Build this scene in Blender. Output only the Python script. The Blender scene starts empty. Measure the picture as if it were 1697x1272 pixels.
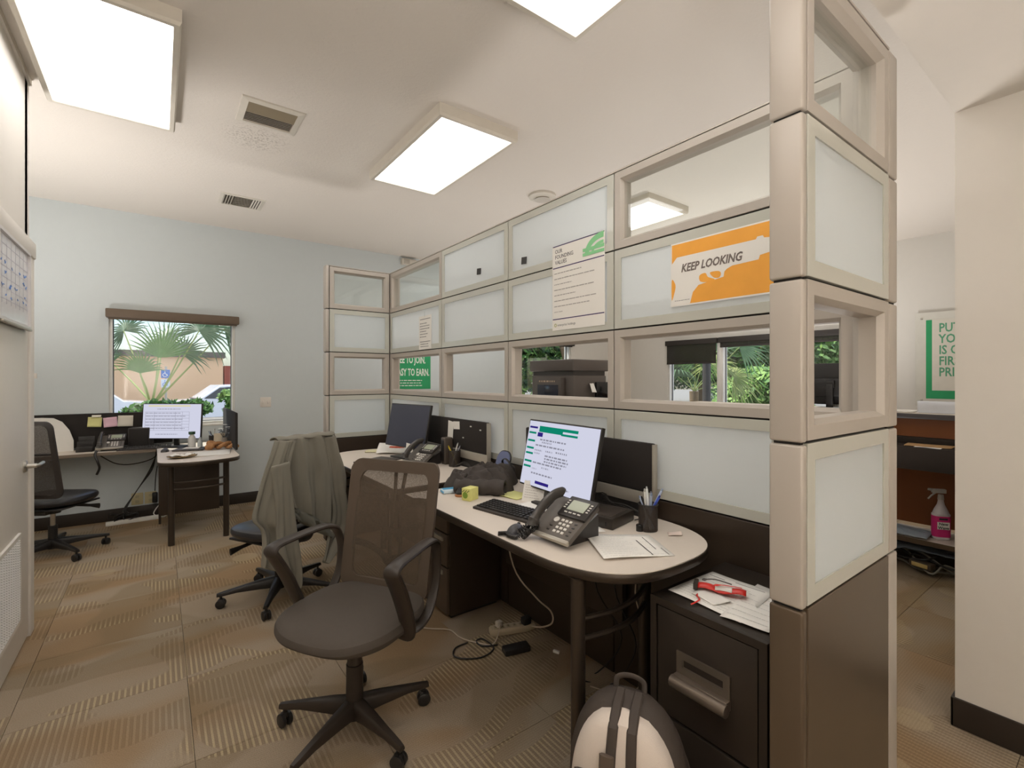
import bpy, bmesh, math, random
from math import sin, cos, pi, radians, atan2, hypot, sqrt
from mathutils import Vector, Matrix, noise
C = bpy.context.scene
col = C.collection
random.seed(7)

# ------------------------------------------------------------------ camera, sky, sun, exposure
F_PX, TH, V0, CX, CAMH = 789.285, .6385, 626.89, 848.5, 1.425
cam_d = bpy.data.cameras.new('camera')
cam_d.sensor_width = 36.0
cam_d.lens = F_PX / 1697 * 36
cam_d.shift_y = -(636 - V0) / 1697
cam_d.clip_start = .02
cam_d.clip_end = 400
cam = bpy.data.objects.new('camera', cam_d)
col.objects.link(cam)
cam.location = (0, 0, CAMH)
cam.rotation_euler = (pi/2, 0, -TH)
C.camera = cam

world = bpy.data.worlds.new('sky')
C.world = world
world.use_nodes = True
wn = world.node_tree
wn.nodes.clear()
sky = wn.nodes.new('ShaderNodeTexSky')
sky.sky_type = 'NISHITA'
sky.sun_disc = False
sky.sun_elevation = radians(58)
sky.sun_rotation = radians(120)
sky.dust_density = 2.0
bg = wn.nodes.new('ShaderNodeBackground')
bg.inputs[1].default_value = .20
wo = wn.nodes.new('ShaderNodeOutputWorld')
wn.links.new(sky.outputs[0], bg.inputs[0])
wn.links.new(bg.outputs[0], wo.inputs[0])

sun_d = bpy.data.lights.new('sun', 'SUN')
sun_d.energy = 4.0
sun_d.angle = radians(1.5)
sun_d.color = (1, .95, .86)
sun = bpy.data.objects.new('sun', sun_d)
col.objects.link(sun)
sun.rotation_euler = (radians(32), 0, radians(215))

def fill_spot(loc, e, r=.25, c=(1, .965, .945)):
    d = bpy.data.lights.new('ceiling_fill_spot', 'SPOT'); d.energy = e; d.shadow_soft_size = r; d.color = c
    d.spot_size = radians(150); d.spot_blend = 1.0
    o = bpy.data.objects.new('ceiling_fill_spot', d); col.objects.link(o); o.location = loc; o.rotation_euler = (pi, 0, 0)
# added fill spots brightening the ceiling: behind camera, behind door wall, in reception room
fill_spot((-.15, -1.7, .9), 130)
fill_spot((-.38, -.9, .9), 110)
fill_spot((-1.25, 4.4, .9), 130)
fill_spot((3.2, 1.3, .5), 58)
fill_spot((2.9, 4.6, .5), 46)
fill_spot((5.7, 2.9, .5), 150)
LIGHT_W = 3.4      # radiance of the ceiling light diffusers
C.view_settings.view_transform = 'Standard'
C.view_settings.look = 'None'
C.view_settings.exposure = 0.66
C.view_settings.gamma = 1.0
C.view_settings.use_curve_mapping = False

# ------------------------------------------------------------------ helpers
S_, C_ = sin(TH), cos(TH)
def G(u, v, Z=0.0):                   # point of the photograph on a horizontal plane
    z = F_PX*(CAMH-Z)/(v-V0); a = (u-CX)/F_PX
    return (z*(S_+a*C_), z*(C_-a*S_))
def lin(c):
    c = c/255.0
    return c/12.92 if c <= .04045 else ((c+.055)/1.055)**2.4
def rgb(r, g, b): return (lin(r), lin(g), lin(b), 1)

MATS = {}
def mat(name, color, rough=.5, metal=0.0, var=.06, scale=14.0, bump=0.0, bscale=200.0, spec=.5, emit=0.0, coat=0.0):
    if name in MATS: return MATS[name]
    m = bpy.data.materials.new(name); m.use_nodes = True
    nt = m.node_tree; b = nt.nodes['Principled BSDF']
    c = rgb(*color)
    tc = nt.nodes.new('ShaderNodeTexCoord')
    n = nt.nodes.new('ShaderNodeTexNoise'); n.inputs['Scale'].default_value = scale; n.inputs['Detail'].default_value = 4
    nt.links.new(tc.outputs['Object'], n.inputs['Vector'])
    r = nt.nodes.new('ShaderNodeMix'); r.data_type = 'RGBA'
    r.inputs[6].default_value = tuple(x*(1-var) for x in c[:3])+(1,)
    r.inputs[7].default_value = tuple(min(1, x*(1+var)) for x in c[:3])+(1,)
    nt.links.new(n.outputs['Fac'], r.inputs[0])
    nt.links.new(r.outputs[2], b.inputs['Base Color'])
    b.inputs['Roughness'].default_value = rough
    b.inputs['Metallic'].default_value = metal
    b.inputs['Specular IOR Level'].default_value = spec
    b.inputs['Coat Weight'].default_value = coat
    if emit:
        nt.links.new(r.outputs[2], b.inputs['Emission Color'])
        b.inputs['Emission Strength'].default_value = emit
    if bump:
        n2 = nt.nodes.new('ShaderNodeTexNoise'); n2.inputs['Scale'].default_value = bscale; n2.inputs['Detail'].default_value = 3
        nt.links.new(tc.outputs['Object'], n2.inputs['Vector'])
        bp = nt.nodes.new('ShaderNodeBump'); bp.inputs['Strength'].default_value = bump; bp.inputs['Distance'].default_value = .004
        nt.links.new(n2.outputs['Fac'], bp.inputs['Height']); nt.links.new(bp.outputs[0], b.inputs['Normal'])
    MATS[name] = m
    return m

def nodes_mat(name):
    m = bpy.data.materials.new(name); m.use_nodes = True
    nt = m.node_tree; nt.nodes.clear()
    out = nt.nodes.new('ShaderNodeOutputMaterial')
    MATS[name] = m
    return m, nt, out
def mixsh(nt, fac, a, b):
    x = nt.nodes.new('ShaderNodeMixShader')
    if isinstance(fac, (int, float)): x.inputs[0].default_value = fac
    else: nt.links.new(fac, x.inputs[0])
    nt.links.new(a, x.inputs[1]); nt.links.new(b, x.inputs[2])
    return x.outputs[0]
def sh(nt, kind, **kw):
    n = nt.nodes.new(kind)
    for k, v in kw.items(): n.inputs[k.replace('_', ' ')].default_value = v
    return n.outputs[0]
def math_(nt, op, a, b=None, c=None):
    n = nt.nodes.new('ShaderNodeMath'); n.operation = op
    for i, x in enumerate((a, b, c)):
        if x is None: continue
        if isinstance(x, (int, float)): n.inputs[i].default_value = x
        else: nt.links.new(x, n.inputs[i])
    return n.outputs[0]
def mixc(nt, fac, a, b):
    n = nt.nodes.new('ShaderNodeMix'); n.data_type = 'RGBA'
    for i, x in ((0, fac), (6, a), (7, b)):
        if isinstance(x, (int, float, tuple)): n.inputs[i].default_value = x
        else: nt.links.new(x, n.inputs[i])
    return n.outputs[2]
def sstep(nt, x, lo, hi):
    n = nt.nodes.new('ShaderNodeMapRange'); n.interpolation_type = 'SMOOTHSTEP'
    nt.links.new(x, n.inputs[0]); n.inputs[1].default_value = lo; n.inputs[2].default_value = hi
    return n.outputs[0]

def finish(me, smooth=True, ang=35):
    if smooth:
        for p in me.polygons: p.use_smooth = True
        me.set_sharp_from_angle(angle=radians(ang))
def obj(name, bm, m, parent=None, smooth=True, ang=35, label=None):
    me = bpy.data.meshes.new(name)
    bmesh.ops.recalc_face_normals(bm, faces=bm.faces)
    bm.to_mesh(me); bm.free()
    finish(me, smooth, ang)
    for x in (m if isinstance(m, (list, tuple)) else [m]): me.materials.append(x)
    o = bpy.data.objects.new(name, me); col.objects.link(o)
    if parent: o.parent = parent
    if label: o['label'] = label
    return o
def thing(name, label, cat, loc=(0, 0, 0), rz=0.0, group=None):
    o = bpy.data.objects.new(name, None); col.objects.link(o)
    o.location = loc; o.rotation_euler = (0, 0, rz); o.empty_display_size = .1
    o['label'] = label; o['category'] = cat
    if group: o['group'] = group
    return o
def tag(o, label, cat, group=None):
    o['label'] = label; o['category'] = cat
    if group: o['group'] = group
    return o
def struct(name, bm, m, parent=None, label=None, cat=None, **k):
    o = obj(name, bm, m, parent, **k)
    if not parent: o['kind'] = 'structure'
    if label: o['label'] = label
    if cat: o['category'] = cat
    return o
def setting(name, label=None):
    o = bpy.data.objects.new(name, None); col.objects.link(o); o['kind'] = 'structure'
    if label: o['label'] = label
    return o
def copy_tree(o, parent=None):
    c = o.copy(); col.objects.link(c)
    if parent: c.parent = parent
    for ch in list(o.children): copy_tree(ch, c)
    return c
def N(): return bmesh.new()

def bx(bm, c, s, bev=0.0, rot=None, seg=2, mi=0):
    r = bmesh.ops.create_cube(bm, size=1.0)
    vs = r['verts']
    for v in vs: v.co = Vector((v.co.x*s[0], v.co.y*s[1], v.co.z*s[2]))
    fs = set(f for v in vs for f in v.link_faces)
    if bev:
        es = list(set(e for v in vs for e in v.link_edges))
        rr = bmesh.ops.bevel(bm, geom=es, offset=min(bev, min(s)*.49), segments=seg, affect='EDGES', profile=.5)
        vs = list(set(rr['verts']) | set(v for v in vs if v.is_valid))
        fs = set(f for v in vs for f in v.link_faces)
    M = Matrix.Translation(Vector(c))
    if rot is not None: M = M @ (rot if isinstance(rot, Matrix) else Matrix.Rotation(rot, 4, 'Z'))
    for v in vs: v.co = M @ v.co
    for f in fs: f.material_index = mi
    return vs
def bb(bm, a, b, bev=0.0, **k):       # box from min corner to max corner
    return bx(bm, [(p+q)/2 for p, q in zip(a, b)], [abs(q-p) for p, q in zip(a, b)], bev, **k)
def frame_of(d):
    d = d.normalized()
    u = Vector((0, 0, 1)) if abs(d.z) < .9 else Vector((1, 0, 0))
    a = d.cross(u).normalized(); b = a.cross(d).normalized()
    return a, b
def catmull(pts, n=6, closed=False):
    P = [Vector(p) for p in pts]; out = []; L = len(P)
    rng = range(L if closed else L-1)
    for i in rng:
        if closed: p0, p1, p2, p3 = P[(i-1) % L], P[i], P[(i+1) % L], P[(i+2) % L]
        else: p0, p1, p2, p3 = P[max(i-1, 0)], P[i], P[i+1], P[min(i+2, L-1)]
        for k in range(n):
            t = k/n
            out.append(.5*((2*p1)+(-p0+p2)*t+(2*p0-5*p1+4*p2-p3)*t*t+(-p0+3*p1-3*p2+p3)*t**3))
    if not closed: out.append(P[-1])
    return out
def tube(bm, pts, r, n=8, closed=False, smooth=0, flat=1.0, up=None, mi=0):
    if smooth: pts = catmull(pts, smooth, closed)
    P = [Vector(p) for p in pts]; L = len(P); rings = []
    pa = None
    for i, p in enumerate(P):
        if closed: d = P[(i+1) % L]-P[(i-1) % L]
        else: d = P[min(i+1, L-1)]-P[max(i-1, 0)]
        if d.length < 1e-9: d = Vector((0, 0, 1))
        d.normalize()
        if up is not None:
            a = d.cross(Vector(up)); a = a.normalized() if a.length > 1e-4 else frame_of(d)[0]
        elif pa is None: a = frame_of(d)[0]
        else:
            a = pa-d*pa.dot(d)
            a = a.normalized() if a.length > 1e-6 else frame_of(d)[0]
        pa = a; b = d.cross(a).normalized()
        rr = r[min(i, len(r)-1)] if isinstance(r, (list, tuple)) else r
        rings.append([bm.verts.new(p+a*cos(2*pi*k/n)*rr+b*sin(2*pi*k/n)*rr*flat) for k in range(n)])
    m = L if closed else L-1
    for i in range(m):
        A, B = rings[i], rings[(i+1) % L]
        for k in range(n):
            bm.faces.new((A[k], A[(k+1) % n], B[(k+1) % n], B[k])).material_index = mi
    if not closed:
        bm.faces.new(rings[0][::-1]).material_index = mi; bm.faces.new(rings[-1]).material_index = mi
def cyl(bm, p0, p1, r0, r1=None, n=16, mi=0):
    tube(bm, [p0, p1], [r0, r0 if r1 is None else r1], n, mi=mi)
def lathe(bm, prof, c=(0, 0, 0), n=20, rot=None, mi=0):
    rings = []
    M = Matrix.Translation(Vector(c)) @ (rot if rot is not None else Matrix())
    for r, z in prof:
        rings.append([bm.verts.new(M @ Vector((max(r, 1e-4)*cos(2*pi*k/n), max(r, 1e-4)*sin(2*pi*k/n), z))) for k in range(n)])
    for A, B in zip(rings, rings[1:]):
        for k in range(n): bm.faces.new((A[k], A[(k+1) % n], B[(k+1) % n], B[k])).material_index = mi
    bm.faces.new(rings[0][::-1]).material_index = mi; bm.faces.new(rings[-1]).material_index = mi
def prism(bm, out, z0, z1, M=None, mi=0, ch=0.0):
    M = M or Matrix()
    n = len(out)
    cx_ = sum(p[0] for p in out)/n; cy_ = sum(p[1] for p in out)/n
    def ring(z, k):
        r = []
        for x, y in out:
            d = Vector((x-cx_, y-cy_)); l = d.length or 1
            d = d*(1-k/l)
            r.append(bm.verts.new(M @ Vector((cx_+d.x, cy_+d.y, z))))
        return r
    rs = [ring(z0, ch), ring(z0+ch, 0), ring(z1-ch, 0), ring(z1, ch)] if ch else [ring(z0, 0), ring(z1, 0)]
    for A, B in zip(rs, rs[1:]):
        for k in range(n): bm.faces.new((A[k], A[(k+1) % n], B[(k+1) % n], B[k])).material_index = mi
    bm.faces.new(rs[0][::-1]).material_index = mi; bm.faces.new(rs[-1]).material_index = mi
def ringframe(bm, O, U, W, Nn, w, h, prof, mi=0):
    """picture-frame ring in the plane O + U*u + W*v; prof = closed list of (inset, depth along Nn)"""
    O, U, W, Nn = map(Vector, (O, U, W, Nn)); rs = []
    for i, d in prof:
        rs.append([bm.verts.new(O+U*a+W*b+Nn*d) for a, b in ((i, i), (w-i, i), (w-i, h-i), (i, h-i))])
    for A, B in zip(rs, rs[1:]+rs[:1]):
        for k in range(4): bm.faces.new((A[k], A[(k+1) % 4], B[(k+1) % 4], B[k])).material_index = mi
def rrect(w, h, r, n=5, cx=0, cy=0):
    o = []
    for qx, qy, a0 in ((1, 1, 0), (-1, 1, 90), (-1, -1, 180), (1, -1, 270)):
        for k in range(n+1):
            a = radians(a0+90*k/n)
            o.append((cx+qx*(w/2-r)+r*cos(a), cy+qy*(h/2-r)+r*sin(a)))
    return o
def sgnpow(x, p): return (abs(x)**p)*(1 if x >= 0 else -1)
def grid(bm, nu, nv, fn, mi=0, closed_u=False):
    vs = [[bm.verts.new(fn(i/(nu if closed_u else nu-1), j/(nv-1))) for j in range(nv)] for i in range(nu)]
    for i in range(nu if closed_u else nu-1):
        for j in range(nv-1):
            bm.faces.new((vs[i][j], vs[(i+1) % nu][j], vs[(i+1) % nu][j+1], vs[i][j+1])).material_index = mi
    return vs
def solidify(o, t, off=0.0):
    m = o.modifiers.new('thick', 'SOLIDIFY'); m.thickness = t; m.offset = off
    return o
def subsurf(o, n=1):
    m = o.modifiers.new('sub', 'SUBSURF'); m.levels = n; m.render_levels = n
    return o
def text(name, s, size, M, m, parent=None, off=0.0, ext=.0004, align='LEFT', sx=1.0, sp=1.0, shear=0.0):
    cu = bpy.data.curves.new(name, 'FONT'); cu.body = s; cu.size = size; cu.extrude = ext; cu.offset = off
    cu.align_x = align; cu.space_character = sp; cu.shear = shear; cu.resolution_u = 2
    t = bpy.data.objects.new('tmp', cu); col.objects.link(t)
    bpy.context.view_layer.update()
    me = bpy.data.meshes.new_from_object(t.evaluated_get(bpy.context.evaluated_depsgraph_get()))
    bpy.data.objects.remove(t)
    me.transform(M @ Matrix.Diagonal((sx, 1, 1, 1)))
    me.name = name; me.materials.clear(); me.materials.append(m)
    o = bpy.data.objects.new(name, me); col.objects.link(o)
    if parent: o.parent = parent
    return o
def basis(O, U, W):
    """matrix: local x->U, local y->W, z->UxW, origin O"""
    U = Vector(U).normalized(); W = Vector(W).normalized(); Z = U.cross(W)
    M = Matrix((U, W, Z)).transposed().to_4x4()
    M.translation = Vector(O)
    return M
def quad(bm, M, x0, y0, x1, y1, t=.0005, z=0.0, mi=0):
    vs = bb(bm, (x0, y0, z), (x1, y1, z+t), mi=mi)
    for v in vs: v.co = M @ v.co
def fakelines(bm, M, x0, x1, y0, dy, n, th, z=.0006, ragged=.3, word=True, rnd=random):
    for i in range(n):
        y = y0-dy*i; end = x1-(x1-x0)*rnd.random()*ragged; x = x0
        while x < end:
            w = min(end-x, (x1-x0)*rnd.uniform(.04, .14)) if word else end-x
            quad(bm, M, x, y, x+w, y+th, .0003, z); x += w+th*.9

# ------------------------------------------------------------------ materials
wall_m = mat('wall_paint', (222, 219, 212), .85, var=.02, bump=.15, bscale=120)
wall_blue = mat('wall_blue_paint', (206, 213, 214), .85, var=.02, bump=.12, bscale=120)
cream_m = mat('cream_paint', (226, 220, 211), .6, var=.02)
door_m = mat('door_paint', (222, 216, 206), .45, var=.02)
beige = mat('beige_metal', (184, 176, 166), .38, .15, var=.02, scale=4)
greenish = mat('beige_behind_glass', (192, 192, 181), .25, 0, var=.02, scale=4, coat=.4)
brown_m = mat('dark_bronze_laminate', (58, 47, 37), .42, .1, var=.06, scale=3)
brown_l = mat('bronze_metal', (96, 82, 66), .36, .35, var=.05, scale=3)
black_p = mat('black_plastic', (36, 33, 31), .42, var=.08)
black_g = mat('black_gloss', (22, 22, 24), .18, var=.05)
gap_m = mat('black_gap', (28, 24, 20), .8)
dkbrown_p = mat('dark_brown_plastic', (50, 42, 35), .45, var=.08)
metal_dk = mat('dark_bronze_tube', (66, 57, 48), .35, .5, var=.05)
chrome = mat('satin_steel', (190, 186, 178), .28, .9, var=.03)
silver = mat('silver_aluminium', (176, 170, 158), .35, .4, var=.03)
laminate = mat('grey_beige_laminate', (214, 203, 190), .5, var=.03, scale=300)
white_p = mat('white_plastic', (226, 223, 214), .45, var=.02)
paper = mat('white_paper', (236, 233, 226), .8, var=.02)
ink = mat('grey_ink', (120, 118, 118), .8)
ink_dk = mat('dark_ink', (52, 50, 52), .8)
navy = mat('navy_ink', (62, 52, 100), .8)
base_m = mat('dark_brown_vinyl_base', (50, 42, 35), .5, var=.06)
green_ink = mat('green_print', (40, 158, 100), .6, var=.10, scale=8)
lt_green = mat('light_green_print', (140, 208, 150), .7)
leather = mat('black_leather', (44, 43, 45), .33, var=.12, scale=30, bump=.12, bscale=260)
leather_g = mat('grey_brown_fabric', (76, 68, 60), .8, var=.07, scale=60, bump=.25, bscale=700)

def ceiling_mat():
    m, nt, out = nodes_mat('knockdown_ceiling')
    b = nt.nodes.new('ShaderNodeBsdfPrincipled'); b.inputs['Roughness'].default_value = .9
    g = nt.nodes.new('ShaderNodeNewGeometry')
    n = nt.nodes.new('ShaderNodeTexNoise'); n.inputs['Scale'].default_value = 55; n.inputs['Detail'].default_value = 3
    nt.links.new(g.outputs['Position'], n.inputs['Vector'])
    # soot speckles blown out of the grille, beside it on the ceiling
    d = nt.nodes.new('ShaderNodeVectorMath'); d.operation = 'DISTANCE'
    nt.links.new(g.outputs['Position'], d.inputs[0]); d.inputs[1].default_value = (.56, 3.78, 3.118)
    near = math_(nt, 'SUBTRACT', 1.0, sstep(nt, d.outputs['Value'], .04, .30))
    n2 = nt.nodes.new('ShaderNodeTexNoise'); n2.inputs['Scale'].default_value = 70
    nt.links.new(g.outputs['Position'], n2.inputs['Vector'])
    sp = sstep(nt, n2.outputs['Fac'], .50, .62)
    dirt = math_(nt, 'MULTIPLY', math_(nt, 'MULTIPLY', near, sp), .42)
    nt.links.new(mixc(nt, dirt, rgb(224, 217, 208), rgb(120, 108, 92)), b.inputs['Base Color'])
    bp = nt.nodes.new('ShaderNodeBump'); bp.inputs['Strength'].default_value = .35; bp.inputs['Distance'].default_value = .006
    nt.links.new(n.outputs['Fac'], bp.inputs['Height']); nt.links.new(bp.outputs[0], b.inputs['Normal'])
    nt.links.new(b.outputs[0], out.inputs[0])
    return m
def carpet_mat():
    m, nt, out = nodes_mat('patterned_carpet')
    b = nt.nodes.new('ShaderNodeBsdfPrincipled'); b.inputs['Roughness'].default_value = .95
    b.inputs['Specular IOR Level'].default_value = .1
    g = nt.nodes.new('ShaderNodeNewGeometry'); oi = nt.nodes.new('ShaderNodeObjectInfo')
    sx = nt.nodes.new('ShaderNodeSeparateXYZ'); nt.links.new(g.outputs['Position'], sx.inputs[0])
    x, y = sx.outputs[0], sx.outputs[1]
    # every tile shifts the pattern
    cb = nt.nodes.new('ShaderNodeCombineXYZ')
    nt.links.new(math_(nt, 'MULTIPLY', oi.outputs['Random'], 9.0), cb.inputs[2])
    nt.links.new(math_(nt, 'MULTIPLY', x, .62), cb.inputs[0]); nt.links.new(y, cb.inputs[1])
    cb2 = nt.nodes.new('ShaderNodeCombineXYZ')
    nt.links.new(math_(nt, 'MULTIPLY', oi.outputs['Random'], .25), cb2.inputs[2])
    nt.links.new(math_(nt, 'MULTIPLY', x, .55), cb2.inputs[0]); nt.links.new(y, cb2.inputs[1])
    def nz(scale, det, vec, dist=0.0):
        n = nt.nodes.new('ShaderNodeTexNoise'); n.inputs['Scale'].default_value = scale; n.inputs['Detail'].default_value = det
        n.inputs['Distortion'].default_value = dist
        nt.links.new(vec, n.inputs['Vector']); return n.outputs['Fac']
    big = nz(2.3, 1, cb2.outputs[0], .6)
    c = mixc(nt, sstep(nt, big, .36, .60), rgb(160, 134, 104), rgb(168, 152, 132))
    b2 = nz(3.1, 0, cb2.outputs[0], .3)
    c = mixc(nt, math_(nt, 'MULTIPLY', sstep(nt, b2, .52, .58), .45), c, rgb(132, 116, 90))
    b3 = nz(2.0, 0, cb.outputs[0], .2)
    c = mixc(nt, math_(nt, 'MULTIPLY', sstep(nt, b3, .60, .66), .5), c, rgb(172, 160, 142))
    # pale discs
    vo = nt.nodes.new('ShaderNodeTexVoronoi'); vo.inputs['Scale'].default_value = 1.35
    nt.links.new(g.outputs['Position'], vo.inputs['Vector'])
    disc = math_(nt, 'SUBTRACT', 1.0, sstep(nt, vo.outputs['Distance'], .115, .135))
    c = mixc(nt, math_(nt, 'MULTIPLY', disc, .5), c, rgb(186, 168, 136))
    # ribbed wavy bands
    wav = nz(2.6, 1, cb2.outputs[0], 1.2)
    band = math_(nt, 'MULTIPLY', sstep(nt, wav, .515, .535), math_(nt, 'SUBTRACT', 1.0, disc))
    tilesel = sstep(nt, math_(nt, 'SINE', math_(nt, 'MULTIPLY', y, 9.5)), -.5, .9)
    st = math_(nt, 'SINE', math_(nt, 'MULTIPLY', x, 2*pi/.021))
    dash = sstep(nt, st, .1, .5)
    fine = sstep(nt, math_(nt, 'SINE', math_(nt, 'MULTIPLY', y, 2*pi/.011)), -.6, .4)
    light = math_(nt, 'MULTIPLY', math_(nt, 'MULTIPLY', dash, band), math_(nt, 'MULTIPLY_ADD', tilesel, .50, .05))
    c = mixc(nt, light, c, rgb(204, 184, 146))
    dark = math_(nt, 'MULTIPLY', math_(nt, 'MULTIPLY', math_(nt, 'SUBTRACT', 1.0, dash), band), .35)
    c = mixc(nt, dark, c, rgb(114, 94, 68))
    fz = nz(260, 2, g.outputs['Position'])
    c = mixc(nt, math_(nt, 'MULTIPLY', sstep(nt, fz, .35, .65), .28), c, rgb(110, 92, 66))
    c = mixc(nt, math_(nt, 'MULTIPLY', fine, .10), c, rgb(92, 76, 54))
    nt.links.new(c, b.inputs['Base Color'])
    bp = nt.nodes.new('ShaderNodeBump'); bp.inputs['Strength'].default_value = .5; bp.inputs['Distance'].default_value = .004
    nt.links.new(math_(nt, 'ADD', fz, math_(nt, 'MULTIPLY', dash, band)), bp.inputs['Height']); nt.links.new(bp.outputs[0], b.inputs['Normal'])
    nt.links.new(b.outputs[0], out.inputs[0])
    return m
def glass_mat(name='clear_glass', tint=(.97, .99, .98, 1), r0=.06):
    m, nt, out = nodes_mat(name)
    lw = nt.nodes.new('ShaderNodeLayerWeight'); lw.inputs[0].default_value = .5
    f = math_(nt, 'MULTIPLY_ADD', math_(nt, 'POWER', lw.outputs['Facing'], 5.0), .90, .05)
    t = sh(nt, 'ShaderNodeBsdfTransparent', Color=tint); gl = sh(nt, 'ShaderNodeBsdfGlossy', Roughness=.02)
    nt.links.new(mixsh(nt, f, t, gl), out.inputs[0])
    return m
def frost_mat():
    m, nt, out = nodes_mat('frosted_glass')
    tl = sh(nt, 'ShaderNodeBsdfTranslucent', Color=(.95, .97, .98, 1))
    df = sh(nt, 'ShaderNodeBsdfDiffuse', Color=(.82, .865, .875, 1))
    tr = sh(nt, 'ShaderNodeBsdfTransparent', Color=(.9, .95, .95, 1))
    gl = sh(nt, 'ShaderNodeBsdfGlossy', Roughness=.28)
    lw = nt.nodes.new('ShaderNodeLayerWeight'); lw.inputs[0].default_value = .5
    f = math_(nt, 'MULTIPLY_ADD', math_(nt, 'POWER', lw.outputs['Facing'], 5.0), .7, .035)
    a = mixsh(nt, .50, tl, df); a = mixsh(nt, .07, a, tr); a = mixsh(nt, f, a, gl)
    nt.links.new(a, out.inputs[0])
    return m
def mesh_mat(name, colr, open_=.3, scale=700):
    m, nt, out = nodes_mat(name)
    b = nt.nodes.new('ShaderNodeBsdfPrincipled'); b.inputs['Base Color'].default_value = rgb(*colr); b.inputs['Roughness'].default_value = .6
    t = sh(nt, 'ShaderNodeBsdfTransparent', Color=(1, 1, 1, 1))
    tc = nt.nodes.new('ShaderNodeTexCoord')
    n = nt.nodes.new('ShaderNodeTexNoise'); n.inputs['Scale'].default_value = scale
    nt.links.new(tc.outputs['Object'], n.inputs['Vector'])
    f = math_(nt, 'MULTIPLY', sstep(nt, n.outputs['Fac'], .35, .65), open_*2)
    nt.links.new(mixsh(nt, math_(nt, 'MINIMUM', f, 1.0), b.outputs[0], t), out.inputs[0])
    return m
def emit_mat(name, color, s):
    m, nt, out = nodes_mat(name)
    nt.links.new(sh(nt, 'ShaderNodeEmission', Color=color, Strength=s), out.inputs[0])
    return m
ceil_m = ceiling_mat(); carpet_m = carpet_mat(); glass_m = glass_mat(); frost_m = frost_mat()
mesh_brown = mesh_mat('brown_mesh', (88, 75, 61), .21)
mesh_black = mesh_mat('black_mesh', (52, 45, 40), .13)
diff_m = emit_mat('light_diffuser', (1, .965, .935, 1), LIGHT_W)

# ------------------------------------------------------------------ measurements of the room
CEIL = 3.118
XL = 1.755           # room face of the long partition
YF, YFB = 4.298, 4.379      # far wing
YN, YNB = .474, .555        # near wing
XW = 1.196
S4, S3, S2, S1, TOP = .8975, 1.2779, 1.6583, 2.0387, 2.4107
YB = 6.222           # back wall
XR = 7.3             # far right wall
XDL = -.59           # left wall with the door
XNR, YNR = 2.63, .487       # near right wall and its corner

# floor: carpet tiles
b = N(); bb(b, (-2.0, -2.3, -.12), (XR+.1, YB+.1, -.006)); floor = struct('floor', b, mat('concrete_slab', (90, 80, 68), .9))
TS = .61
b = N(); bb(b, (-TS/2+.0012, -TS/2+.0012, -.006), (TS/2-.0012, TS/2-.0012, 0))
tile0 = obj('carpet_tile', b, carpet_m, floor, smooth=False)
first = True
x = .11-TS*4+TS/2
while x-TS/2 < XR:
    y = .30-TS*5+TS/2
    while y-TS/2 < YB:
        if not (x < -1.2 and y < 3.0) and not (x > XNR+.4 and y < .1):
            o = tile0 if first else tile0.copy()
            if not first: col.objects.link(o)
            first = False
            o.location = (x, y, 0)
        y += TS
    x += TS

# ceiling and walls
b = N(); bb(b, (-2.0, -2.3, CEIL), (XR+.1, YB+.1, CEIL+.1)); struct('ceiling', b, ceil_m)
def wall_holes(bm, ax, const, thick, a0, a1, z0, z1, holes):
    """wall slab with rectangular holes; ax='x' runs along x at y=const, ax='y' runs along y at x=const"""
    cuts = sorted(set([a0, a1]+[h[0] for h in holes]+[h[1] for h in holes]))
    for p, q in zip(cuts, cuts[1:]):
        hs = [h for h in holes if h[0] <= p+1e-6 and h[1] >= q-1e-6]
        spans = [(z0, z1)] if not hs else [(z0, hs[0][2]), (hs[0][3], z1)]
        for s, t in spans:
            if ax == 'x': bb(bm, (p, const, s), (q, const+thick, t))
            else: bb(bm, (const, p, s), (const+thick, q, t))
    bmesh.ops.remove_doubles(bm, verts=bm.verts, dist=1e-5)
WIN_L = (-.40, .70, .925, 2.09)
WIN_B = (4.78, 5.93, .925, 2.09)
b = N(); wall_holes(b, 'x', YB, .16, -1.9, 4.55, -.1, CEIL+.05, [WIN_L]); struct('wall_back', b, wall_blue, smooth=False, label='pale blue-grey back wall with the palm window')
b = N(); wall_holes(b, 'x', YB, .16, 4.55, XR+.1, -.1, CEIL+.05, [WIN_B]); struct('wall_back_room', b, wall_m, smooth=False)
WINR = [(4.22, 5.17, .925, 2.07), (3.22, 4.17, .925, 2.07), (2.22, 3.17, .925, 2.07)]
b = N(); wall_holes(b, 'y', XR, .16, .3, YB+.16, -.1, CEIL+.05, WINR); struct('wall_right', b, wall_m, smooth=False)
b = N(); bb(b, (XDL-.12, -2.3, -.1), (XDL, 3.02, CEIL+.05)); bb(b, (XDL-.12, 3.02, 2.15), (XDL, 3.76, CEIL+.05)); bb(b, (XDL-.12, 3.70, -.1), (XDL, 3.802, CEIL+.05))
struct('wall_left', b, cream_m, smooth=False, label='cream wall on the left holding the door')
b = N(); bb(b, (-2.0, 3.2, -.1), (-1.88, YB+.1, CEIL+.05)); bb(b, (-2.0, 3.2, -.1), (XDL-.12, 3.3, CEIL+.05)); struct('wall_alcove', b, wall_m, smooth=False)
b = N(); bb(b, (XNR, -2.3, -.1), (XNR+.15, YNR, CEIL+.05)); bb(b, (XNR+.1, YNR-.15, -.1), (XR+.1, YNR, CEIL+.05)); struct('wall_near_right', b, cream_m, smooth=False, label='cream wall end at the right edge of the view')
b = N(); bb(b, (-.8, -2.4, -.1), (XNR+.1, -2.28, CEIL+.05)); struct('wall_behind', b, wall_m, smooth=False)
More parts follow.
